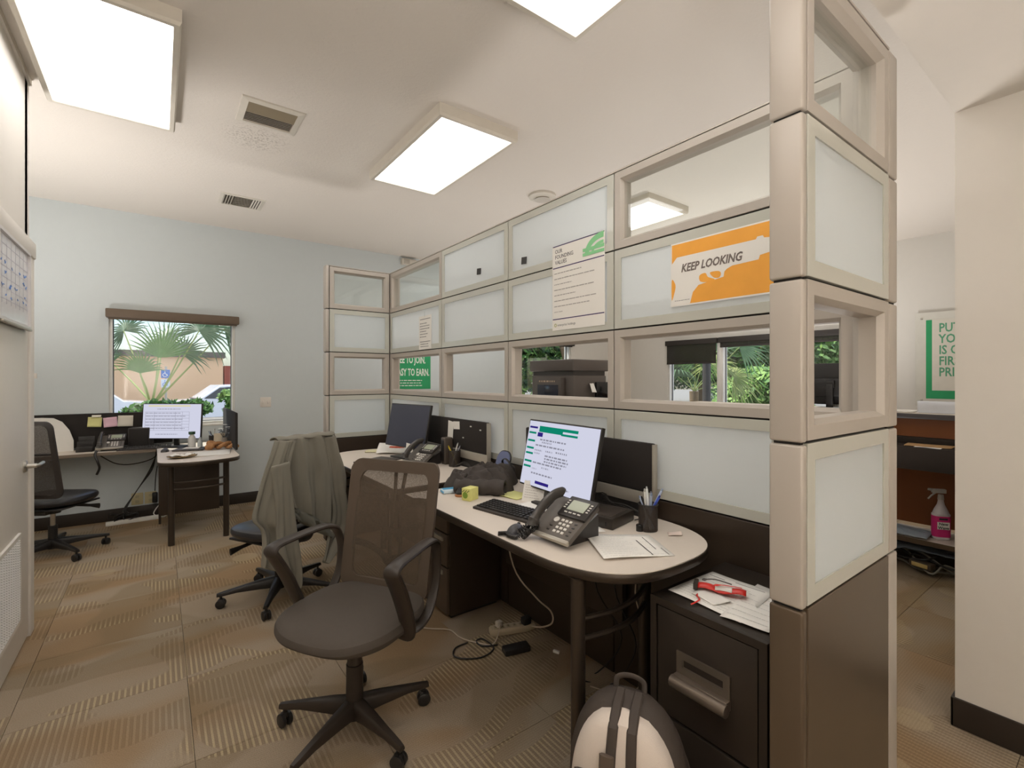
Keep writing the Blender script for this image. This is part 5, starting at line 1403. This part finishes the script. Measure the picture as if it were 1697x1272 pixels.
P = [Vector((-.30+rr.uniform(-.10, .14), 6.05+rr.uniform(-.05, .08), rr.uniform(.01, .12))) for k in range(22)]
tube(b, P, .005, 6, smooth=5); tag(obj('cable_tangle', b, black_p), 'black cable tangle on the floor under the corner desk', 'cable')
t = thing('power_strip', 'white power strip on the floor below the corner desk', 'power strip', (-.20, 6.03, 0), .05)
b = N(); bb(b, (-.21, -.025, 0), (.21, .025, .038), .006); obj('housing', b, white_p, t)
for k in range(6):
    b = N(); bb(b, (-.17+.055*k, -.014, .037), (-.135+.055*k, .014, .039)); obj('outlet', b, cream_m, t, smooth=False)
cable('white cords curving from the floor power strip', [(.0, 6.05, .02), (-.04, 6.05, .06), (.02, 6.1, .14), (.10, 6.12, .17)], .005, white_p, 'cable')
cable('white cords trailing right from the floor power strip', [(.0, 6.03, .02), (.05, 6.02, .02), (.10, 6.06, .05)], .005, white_p, 'cable')

# ------------------------------------------------------------------ other room: printer, counter
t = thing('printer_cabinet', 'low cabinet under the office printer beyond the partition', 'cabinet', (2.95, 3.0, 0))
b = N(); bb(b, (-.02, 0, 0), (.55, .66, 1.09), .006); obj('body', b, brown_m, t)
b = N(); bb(b, (-.03, .03, .06), (-.018, .63, 1.05), .003); obj('door', b, brown_l, t)
gp = mat('taupe_printer_plastic', (92, 84, 78), .45); gp2 = mat('printer_dark', (62, 56, 52), .4)
t = thing('printer', 'taupe multifunction printer seen through the open partition frame', 'printer', (2.93, 3.04, 1.092))
b = N(); bb(b, (0, 0, 0), (.42, .58, .36), .01); obj('body', b, gp, t)
b = N(); bb(b, (-.015, -.01, .40), (.455, .60, .505), .012); obj('scanner_lid', b, gp, t)
b = N(); bb(b, (.01, .01, .36), (.41, .57, .402)); obj('scanner_gap', b, gp2, t, smooth=False)
b = N(); bb(b, (-.06, .10, .14), (.005, .46, .345), .012); pp = obj('control_panel', b, gp, t)
b = N(); bb(b, (-.063, .135, .165), (-.058, .42, .275), .001); obj('display', b, mat('printer_display', (34, 38, 52), .12), pp)
b = N(); fakelines(b, basis((-.0605, .42, 0), UY, (0, 0, 1)), .02, .26, .30, .01, 1, .014, .0005, .1, True, rr); obj('status_print', b, mat('printer_print', (200, 176, 150), .6), pp, smooth=False)['kind'] = 'stuff'
b = N(); bx(b, (-.061, .34, .152), (.004, .014, .010), .002); obj('power_button', b, white_p, pp)
b = N(); prism(b, [(0, -.002), (.25, -.002), (.28, -.12), (.05, -.12)], .20, .215, Matrix.Translation((.15, 0, -.06))); obj('side_tray', b, gp2, t, smooth=False)
b = N(); bb(b, (.27, -.02, .14), (.42, .0, .30), .003); obj('side_opening', b, black_g, t)
sheet('printed_form', 'white sheet sticking out of the side of the printer', [(3.10, 2.98), (3.16, 2.98), (3.17, 3.03), (3.12, 3.03)], 1.30, lift=(0, .0, .08, .08))

wood = mat('orange_brown_veneer', (140, 82, 42), .4, var=.22, scale=3)
t = thing('reception_counter', 'tall reception counter with orange-brown veneer and dark ledges at right', 'counter', (4.40, 0, 0))
Y0, Y1 = .55, 3.0
b = N(); bb(b, (-.03, Y0, 1.135), (.42, Y1, 1.172), .004); obj('transaction_top', b, mat('dark_counter_edge', (58, 52, 50), .4), t)
b = N(); bb(b, (-.025, Y0+.01, 1.1715), (.415, Y1-.01, 1.174)); obj('top_laminate', b, laminate, t, smooth=False)
b = N(); bb(b, (.06, Y0, 1.0), (.08, Y1, 1.136)); obj('upper_panel', b, wood, t, smooth=False)
b = N(); bb(b, (-.25, Y0, .80), (.08, Y1, .955), .004); bb(b, (-.02, Y0, .955), (.10, Y1, 1.0), .003); obj('desk_ledge', b, mat('dark_ledge', (50, 43, 38), .7, spec=.2), t)
b = N(); bb(b, (.34, Y0, .30), (.37, Y1, .80)); obj('back_panel', b, wood, t, smooth=False)
b = N(); bb(b, (.0, Y0, .235), (.37, Y1, .268), .003); obj('shelf', b, laminate, t)
b = N(); bb(b, (-.004, Y0, .232), (.0, Y1, .266)); obj('shelf_edge', b, brown_l, t, smooth=False)
b = N(); bb(b, (.34, Y0, .0), (.37, Y1, .235)); obj('lower_panel', b, brown_m, t, smooth=False)
for y in (Y0, 2.97):
    b = N(); bb(b, (-.02, y, 0), (.40, y+.03, 1.135)); obj('end_panel', b, brown_m, t, smooth=False)
bz = .268
t = thing('spray_bottle', 'spray bottle with a pink label on the counter shelf', 'bottle', (4.53, .915, bz), radians(-55))
b = N(); prism(b, rrect(.105, .07, .03, 6), 0, .19, ch=.008)
lathe(b, [(.048, .185), (.040, .21), (.022, .25), (.017, .275), (.017, .29), (0, .29)], n=20); obj('bottle', b, mat('milky_plastic', (214, 206, 206), .3), t)
b = N(); prism(b, [(x*1.012, y*1.012) for x, y in rrect(.105, .07, .03, 6)], .022, .170); lb = obj('label', b, mat('magenta_label', (206, 40, 116), .5), t)
b = N(); bb(b, (-.036, -.0372, .078), (.036, -.0360, .130)); obj('white_patch', b, paper, lb, smooth=False)
text('lettering', 'New\nWave', .027, basis((0, -.0378, .108), (1, 0, 0), (0, 0, 1)), ink_dk, lb, off=.0006, align='CENTER')
b = N(); bb(b, (-.025, -.0372, .145), (.025, -.0362, .158)); obj('dark_patch', b, ink_dk, lb, smooth=False)
b = N(); cyl(b, (0, 0, .285), (0, 0, .32), .019, .016, 16); bx(b, (-.012, 0, .345), (.085, .026, .03), .006); tube(b, [(-.03, 0, .335), (-.055, 0, .31), (-.075, 0, .285)], [.008, .007, .006], 8, smooth=3); cyl(b, (-.05, 0, .352), (-.075, 0, .355), .010, .008, 10); obj('trigger', b, mat('trigger_grey', (190, 186, 178), .4), t)
t = thing('folded_cloth', 'blue-grey folded cloth on the counter shelf left of the spray bottle', 'cloth', (4.50, 1.14, bz))
b = N(); grid(b, 20, 20, lambda u, v: Vector(((u-.5)*.24, (v-.5)*.36, .016+.032*max(0, 1-abs(2*u-1)**2)*(.4+.6*v)+.008*noise.noise(Vector((u*6, v*6, 3)))))); solidify(obj('cloth', b, mat('blue_grey_cloth', (150, 160, 168), .9, bump=.3, bscale=300), t), .006)
rr = random.Random(31)
for k in range(5):
    P = [(4.50+rr.uniform(-.10, .12), .75+.12*i+rr.uniform(-.05, .05), .02+rr.uniform(0, .12)) for i in range(7)]
    cable(('first black', 'first grey', 'second black', 'second grey', 'third black')[k]+' cable bundled on the floor under the counter shelf', P, .007, black_p if k % 2 else mat('grey_cable', (120, 116, 104), .5), 'cable', group='cables under the reception counter')
t = thing('power_brick', 'tan power brick among the cables under the counter', 'adapter', (4.45, 1.0, .055), 1.3)
b = N(); bb(b, (-.07, -.035, 0), (.07, .035, .045), .008); obj('brick', b, mat('dark_brick', (66, 56, 44), .5), t)
b = N(); bb(b, (-.05, .034, .008), (.05, .037, .036), .001); obj('brick_label', b, mat('tan_label', (190, 166, 104), .6), t)
t = thing('cloth_heap', 'grey-blue cloth on top of the cables under the counter', 'cloth', (4.56, 1.05, .14))
b = N(); grid(b, 18, 18, lambda u, v: Vector(((u-.5)*.16, (v-.5)*.46, .02+.03*noise.noise(Vector((u*4, v*6, 5)))))); solidify(obj('cloth', b, mat('slate_cloth', (104, 114, 126), .9), t), .008)
sheet('paper_stack', 'white papers on top of the reception counter', [(4.43, 1.05), (4.70, 1.05), (4.70, 1.32), (4.43, 1.32)], 1.176, th=.006, wav=.0)
t = thing('acrylic_tray', 'clear-white tray standing on the reception counter by the poster', 'tray', (4.56, .93, 1.176))
b = N(); prism(b, [(-.09, -.11), (.09, -.11), (.09, .11), (-.09, .11)], 0, .004); 
for q in range(3): bb(b, (-.08+.05*q, -.105, 0), (-.076+.05*q, .105, .085-.012*q)) 
obj('tray', b, mat('frosty_acrylic', (216, 218, 222), .25), t, smooth=False)
sheet('envelope', 'tan envelope on the dark counter ledge', [(4.18, 1.04), (4.22, .80), (4.38, .80), (4.36, 1.06)], .957, m=mat('manila', (176, 140, 96), .8), th=.004)
sheet('note_sheet', 'white slip at the front of the dark counter ledge', [(4.155, .98), (4.155, .84), (4.20, .84), (4.20, .98)], .957)
t = thing('computer_monitor', 'back of a dark monitor seen through the near wing opening', 'monitor', (4.48, 1.58, 1.176), pi/2)
monitor(t, .46, .34, 0, .205, scr_dark, base=(.2, .15))

# ------------------------------------------------------------------ outdoors
asphalt = mat('asphalt', (126, 122, 116), .9, var=.1, scale=3)
b = N(); bb(b, (-60, YB+.2, -.5), (70, 70, -.42)); bb(b, (XR+.2, -60, -.5), (70, YB+.2, -.42)); struct('ground', b, asphalt, smooth=False)
def ray(u, z, v=None):      # point at depth z along a pixel column
    a = (u-CX)/F_PX
    p = (z*(S_+a*C_), z*(C_-a*S_))
    return p if v is None else (p[0], p[1], CAMH+(V0-v)*z/F_PX)
GZ = -.42
t = thing('building', 'peach stucco building with a dark parapet across the car park', 'building', (0, 30, GZ))
b = N(); bb(b, (-26, 0, 0), (2.8, 8, 2.95)); obj('wall', b, mat('peach_stucco', (226, 186, 148), .85, var=.05, scale=1.5), t, smooth=False)
b = N(); bb(b, (-26.1, -.15, 2.95), (2.9, 8, 3.25)); obj('parapet', b, mat('dark_parapet', (92, 84, 78), .7), t, smooth=False)
b = N(); bb(b, (2.95, .8, 0), (6.2, 8, 2.55)); obj('red_annex', b, mat('brick_red_paint', (150, 82, 70), .8), t, smooth=False)
dx = ray(205, 27)[0]
b = N(); bb(b, (-9.4, -.06, 0), (-9.1, .02, 2.2)); bb(b, (-9.4, -.06, 2.1), (-6.0, .02, 2.3)); obj('door_frame', b, mat('grey_frame', (132, 112, 100), .7), t, smooth=False)
# accessible parking signs
x, y = ray(275, 14)
t = thing('parking_sign', 'blue accessible-parking signs on a post outside the palm window', 'sign', (x, y, GZ), -.3)
b = N(); cyl(b, (0, 0, 0), (0, 0, 2.2), .03, n=10); obj('post', b, silver, t)
for zz, c in ((1.98, (40, 104, 190)), (1.70, (214, 222, 232))):
    b = N(); bx(b, (0, -.035, zz), (.22, .01, .24), .002); s = obj('plate', b, mat('sign_%d' % c[0], c, .5), t)
    b = N()
    m_ = 'poster_white_ink' if zz > 1.8 else 'sign_40'
    tube(b, [(-.01, -.043, zz+.06), (-.01, -.043, zz+.0), (.03, -.043, zz-.005), (.05, -.043, zz-.06)], .010, 6)
    tube(b, [(-.015+.05*cos(a), -.043, zz-.03+.05*sin(a)) for a in [radians(110+k*22) for k in range(11)]], .008, 6)
    lathe(b, [(0, 0), (.014, 0), (.014, .004), (0, .004)], (-.012, -.042, zz+.085), 10, Matrix.Rotation(pi/2, 4, 'X')); obj('wheelchair_symbol', b, MATS[m_], s)
def car(label, loc, rz, L=4.9, pickup=False):
    t = thing('car', label, 'car', loc, rz, None)
    cm = mat('white_car_paint', (228, 230, 236), .2, coat=.6, var=.01); gl_ = mat('car_glass', (58, 66, 76), .08)
    side = [(-L/2, .45), (-L/2+.05, .95), (-L*.28, 1.02), (-L*.13, 1.58), (L*.16, 1.62), (L*.27, 1.08), (L/2-.1, .98), (L/2, .55), (L/2-.05, .32), (-L/2+.05, .32)]
    if pickup: side = [(-L/2, .5), (-L/2, 1.02), (-L*.30, 1.10), (-L*.16, 1.70), (L*.10, 1.72), (L*.13, 1.12), (L/2, 1.12), (L/2, .45), (-L/2+.1, .38)]
    Mx = Matrix(((1, 0, 0, 0), (0, 0, 1, -.92), (0, 1, 0, 0), (0, 0, 0, 1)))
    b = N(); prism(b, side, 0, 1.84, Mx, ch=.05); obj('body', b, cm, t)
    for s in (-1, 1):
        for w_ in (((-L*.24, 1.06), (-L*.13, 1.48), (-L*.01, 1.52), (-L*.01, 1.04)), ((.04, 1.04), (.04, 1.52), (L*.14, 1.52), (L*.22 if not pickup else L*.11, 1.06))):
            b = N(); prism(b, w_, 0, .012, Matrix(((1, 0, 0, 0), (0, 0, 1, s*.925-.006), (0, 1, 0, 0), (0, 0, 0, 1)))); obj('side_window', b, gl_, t, smooth=False)
    b = N(); prism(b, [(-.8, -.02), (.8, -.02), (.7, .52), (-.7, .52)], 0, .015, Matrix.Translation((-L*.285, 0, 1.06)) @ Matrix.Rotation(radians(48), 4, 'Y') @ Matrix(((0, 1, 0, 0), (1, 0, 0, 0), (0, 0, 1, 0), (0, 0, 0, 1)))); obj('windscreen', b, gl_, t, smooth=False)
    for x_ in (-L*.32, L*.30):
        for s in (-1, 1):
            b = N(); cyl(b, (x_, s*.72, .33), (x_, s*.94, .33), .33, n=24); wz = obj('wheel', b, mat('tyre', (34, 34, 36), .7), t)
            b = N(); cyl(b, (x_, s*.93, .33), (x_, s*.95, .33), .19, n=18); obj('hubcap', b, silver, wz)
    b = N(); bx(b, (-L/2+.02, .62, .72), (.08, .34, .16), .02); bx(b, (-L/2+.02, -.62, .72), (.08, .34, .16), .02); obj('headlights', b, mat('lamp_clear', (220, 224, 230), .15), t)
    return t
x, y = ray(385, 20); car('white car parked outside at the right of the palm window', (x, y, GZ), radians(6))
x, y = ray(100, 15); car('white pickup parked outside at the left of the palm window', (x, y, GZ), radians(184), 5.2, True)

# fan palm fronds
leaf_g = mat('palm_green', (96, 138, 62), .5, var=.25, scale=2); leaf_d = mat('palm_green_dark', (78, 108, 70), .5, var=.25, scale=2); leaf_y = mat('palm_yellow_green', (150, 160, 90), .5, var=.2, scale=2)
def fan(bm, base, hub, R, nseg, spread, normal_hint, droop, rnd, wid=.05):
    base, hub = Vector(base), Vector(hub)
    d = (hub-base).normalized(); s = d.cross(Vector(normal_hint)).normalized(); n_ = s.cross(d).normalized()
    tube(bm, [base, base.lerp(hub, .5)+n_*.02, hub], [.016, .011, .008], 6, mi=1)
    for k in range(nseg):
        a = (k/(nseg-1)-.5)*spread; L = R*(.82+.18*cos(a*.8))*rnd.uniform(.92, 1.05)
        dr = d*cos(a)+s*sin(a); pr = dr.cross(n_).normalized()
        P = []
        for j in range(6):
            f = j/5
            P.append(hub+dr*L*f+Vector((0, 0, -droop*L*f**2.4*rnd.uniform(.8, 1.2)))+n_*.05*sin(f*3))
        ws = [.006, wid*.9, wid, wid*.7, wid*.4, .002]
        V = [(bm.verts.new(p+pr*w_/2), bm.verts.new(p+n_*w_*.18), bm.verts.new(p-pr*w_/2)) for p, w_ in zip(P, ws)]
        for A, B in zip(V, V[1:]):
            bm.faces.new((A[0], A[1], B[1], B[0])); bm.faces.new((A[1], A[2], B[2], B[1]))
def palm(label, loc, fr, seed, trunk=1.0, back=(0, 1, 0), ms=None):
    t = thing('fan_palm', label, 'palm', loc, 0); rnd = random.Random(seed)
    b = N(); tube(b, [(0, 0, 0), (.02, 0, trunk*.5), (0, 0, trunk)], [.14, .11, .12], 12); obj('trunk', b, mat('palm_trunk', (122, 100, 72), .9, bump=.6, bscale=40), t)
    for (bx_, hub, R, spread, droop, mi) in fr:
        b = N(); fan(b, Vector((bx_, 0, trunk)), hub, R*.92, int(9+spread*4.2), spread, back, droop, rnd, R*.058)
        obj('frond', b, [(leaf_g, leaf_d, leaf_y)[mi], leaf_y], t, smooth=False)
    return t
PZ = 6.5
px_, py_ = ray(252, PZ)
base = Vector((px_, py_, GZ))
def loc_(u, v, z): return Vector(ray(u, z, v))-base
tr = ray(252, PZ, 668)[2]-GZ
palm('young fan palm with big leaves just outside the left window', tuple(base), [
    (0, loc_(262, 592, PZ), .62, 2.5, .05, 0), (.02, loc_(330, 548, PZ+.3), .62, 4.0, .45, 1), (-.02, loc_(205, 548, PZ+.4), .55, 4.2, .40, 1),
    (-.02, loc_(232, 618, PZ-.2), .52, 2.6, .25, 0), (.03, loc_(300, 585, PZ+.2), .50, 3.6, .35, 1), (0, loc_(270, 560, PZ+.6), .55, 4.4, .30, 1), (.02, loc_(372, 545, PZ+.5), .55, 4.4, .55, 1), (0, loc_(185, 600, PZ+.5), .40, 3.0, .3, 1)], 3, tr, back=(.6, .8, 0))
def foliage(bm, c, r, n, rnd, size=.05, mats=3):
    for k in range(n):
        while True:
            q = Vector((rnd.uniform(-1, 1), rnd.uniform(-1, 1), rnd.uniform(-1, 1)))
            if .25 < q.length < 1: break
        p = Vector(c)+Vector((q.x*r[0], q.y*r[1], q.z*r[2]))
        a = Vector((rnd.gauss(0, 1), rnd.gauss(0, 1), rnd.gauss(0, 1))).normalized(); b_ = a.orthogonal().normalized()
        s = size*rnd.uniform(.6, 1.5)
        f = bm.faces.new([bm.verts.new(p+a*s), bm.verts.new(p+b_*s*.5), bm.verts.new(p-a*s), bm.verts.new(p-b_*s*.5)])
        f.material_index = rnd.randrange(mats)
gA = mat('leaf_mid_green', (88, 132, 58), .6); gB = mat('leaf_light_green', (142, 176, 92), .6); gC = mat('leaf_deep_green', (48, 84, 42), .6); gD = mat('leaf_olive', (128, 134, 84), .6)
bark = mat('tree_bark', (120, 98, 76), .9, bump=.6, bscale=20)
def bush(name, label, loc, blobs, size, n, mats, trunk=None, cat='bush', seed=1, group=None):
    t = thing(name, label, cat, loc, 0, group); rnd = random.Random(seed)
    b = N()
    for c, r in blobs: foliage(b, c, r, n, rnd, size, len(mats))
    o = obj('foliage', b, mats, t, smooth=False); o['kind'] = 'stuff'
    b = N()
    for P, rad in (trunk or [([(0, 0, 0), (0, 0, blobs[0][0][2])], .04)]): tube(b, P, rad, 8, smooth=3)
    obj('branches' if trunk else 'stem', b, bark, t)
x, y = ray(268, 6.2)
bush('shrub', 'leafy green shrub at the foot of the young palm', (x, y, GZ), [((0, 0, 1.40), (.42, .3, .16)), ((-.25, .1, 1.25), (.3, .3, .2)), ((.35, 0, 1.45), (.22, .2, .10))], .045, 900, [gA, gC, gA], seed=4)
x, y = ray(384, 6.4)
bush('shrub', 'light green sprig hanging at the right edge of the palm window', (x, y, GZ), [((0, 0, 1.60), (.16, .15, .10)), ((.02, 0, 1.42), (.10, .1, .15))], .045, 260, [gA, gB, gA], trunk=[([(0, 0, 0), (.1, 0, 1.0), (0, 0, 1.7)], .012)], seed=5)
# right side
def R_(u, z, v): return Vector(ray(u, z, v))
bs = R_(1150, 13, 640); bs = Vector((bs.x, bs.y, GZ))
palm('cabbage palm outside the first right-hand window', tuple(bs), [
    (0, Vector((-.2, -.2, 2.35)), .95, 4.6, .5, 0), (0, Vector((.4, -.3, 2.2)), 1.0, 4.2, .7, 2), (0, Vector((-.6, .1, 1.9)), .9, 4.0, .6, 1), (0, Vector((.1, -.4, 2.9)), .9, 4.4, .3, 1), (0, Vector((.8, -.7, 1.9)), .95, 4.2, .8, 2), (0, Vector((.9, -.8, 2.7)), .95, 4.2, .5, 1), (0, Vector((-.2, .5, 2.7)), .9, 4.2, .5, 2)], 8, 1.5, back=(1, 0, 0))
trees = [(1215, 18, (1.5, 1.5, 1.2), 3.2, [gB, gA, gD]), (1262, 14, (1.1, 1.1, .8), 1.4, [gB, gA, gB]), (1160, 24, (2.0, 2.0, 1.9), 3.4, [gA, gC, gB]), (1100, 31, (2.6, 2.6, 2.4), 3.4, [gD, gA, gC]), (1335, 19, (1.7, 1.7, 1.9), 3.2, [gA, gB, gB]), (1385, 27, (2.5, 2.5, 1.8), 2.6, [gA, gC, gD]), (1240, 38, (5, 5, 3.4), 2.8, [gC, gA, gB])]
names = ['rounded pale green tree past the middle right window', 'round light-green bush by the road, right window', 'dark leafy tree behind the cabbage palm', 'olive tree at the left of the right-hand windows', 'broad green tree right of the round bush', 'dark tree crown seen through the near wing opening', 'deep green hedge trees closing the view']
for i, (u, z, r, hz, ms) in enumerate(trees):
    x, y = ray(u, z)
    bush('tree', names[i], (x, y, GZ), [((0, 0, hz), r), ((r[0]*.5, -.4, hz-.6), tuple(q*.7 for q in r)), ((-r[0]*.5, .3, hz-.4), tuple(q*.7 for q in r))], .14, 2600, ms, trunk=[([(0, 0, 0), (.1, 0, hz*.5), (0, .1, hz)], .14), ([(0, 0, hz*.4), (.5, 0, hz*.8)], .07)], cat='tree', seed=20+i, group='trees along the road outside')
x, y = ray(905, 12.0)
bush('tree', 'tree with a forked pale trunk outside the window behind the printer', (x, y, GZ), [((0, 0, 3.0), (1.2, 1.0, .9)), ((-.8, 0, 2.2), (.7, .6, .8)), ((.6, .2, 2.5), (.7, .6, .7))], .09, 1900, [gB, gA, gC], trunk=[([(.1, -.3, 0), (.05, -.7, 1.2), (0, -.9, 2.0)], .16), ([(0, -.9, 1.9), (-.25, -.9, 2.6)], .09), ([(0, -.9, 1.9), (.3, -.9, 2.5)], .09)], cat='tree', seed=44)
# low guard rail + post
x0, y0 = ray(1100, 17); x1, y1 = ray(1420, 17)
t = thing('guard_rail', 'pale low rail along the road beyond the right windows', 'rail', (0, 0, GZ))
b = N(); tube(b, [(x0, y0, .75), (x1, y1, .75)], .05, 8); obj('rail', b, white_p, t)
for k in range(7):
    q = Vector((x0, y0, 0)).lerp(Vector((x1, y1, 0)), k/6); b = N(); cyl(b, (q.x, q.y, 0), (q.x, q.y, .75), .04, n=8); obj('rail_post', b, white_p, t)
x, y = ray(1171, 11)
b = N(); cyl(b, (0, 0, 0), (0, 0, 2.25), .09, n=12); o = tag(obj('bollard', b, mat('dark_bollard', (60, 56, 54), .7)), 'dark wooden post in front of the cabbage palm', 'post'); o.location = (x, y, GZ)
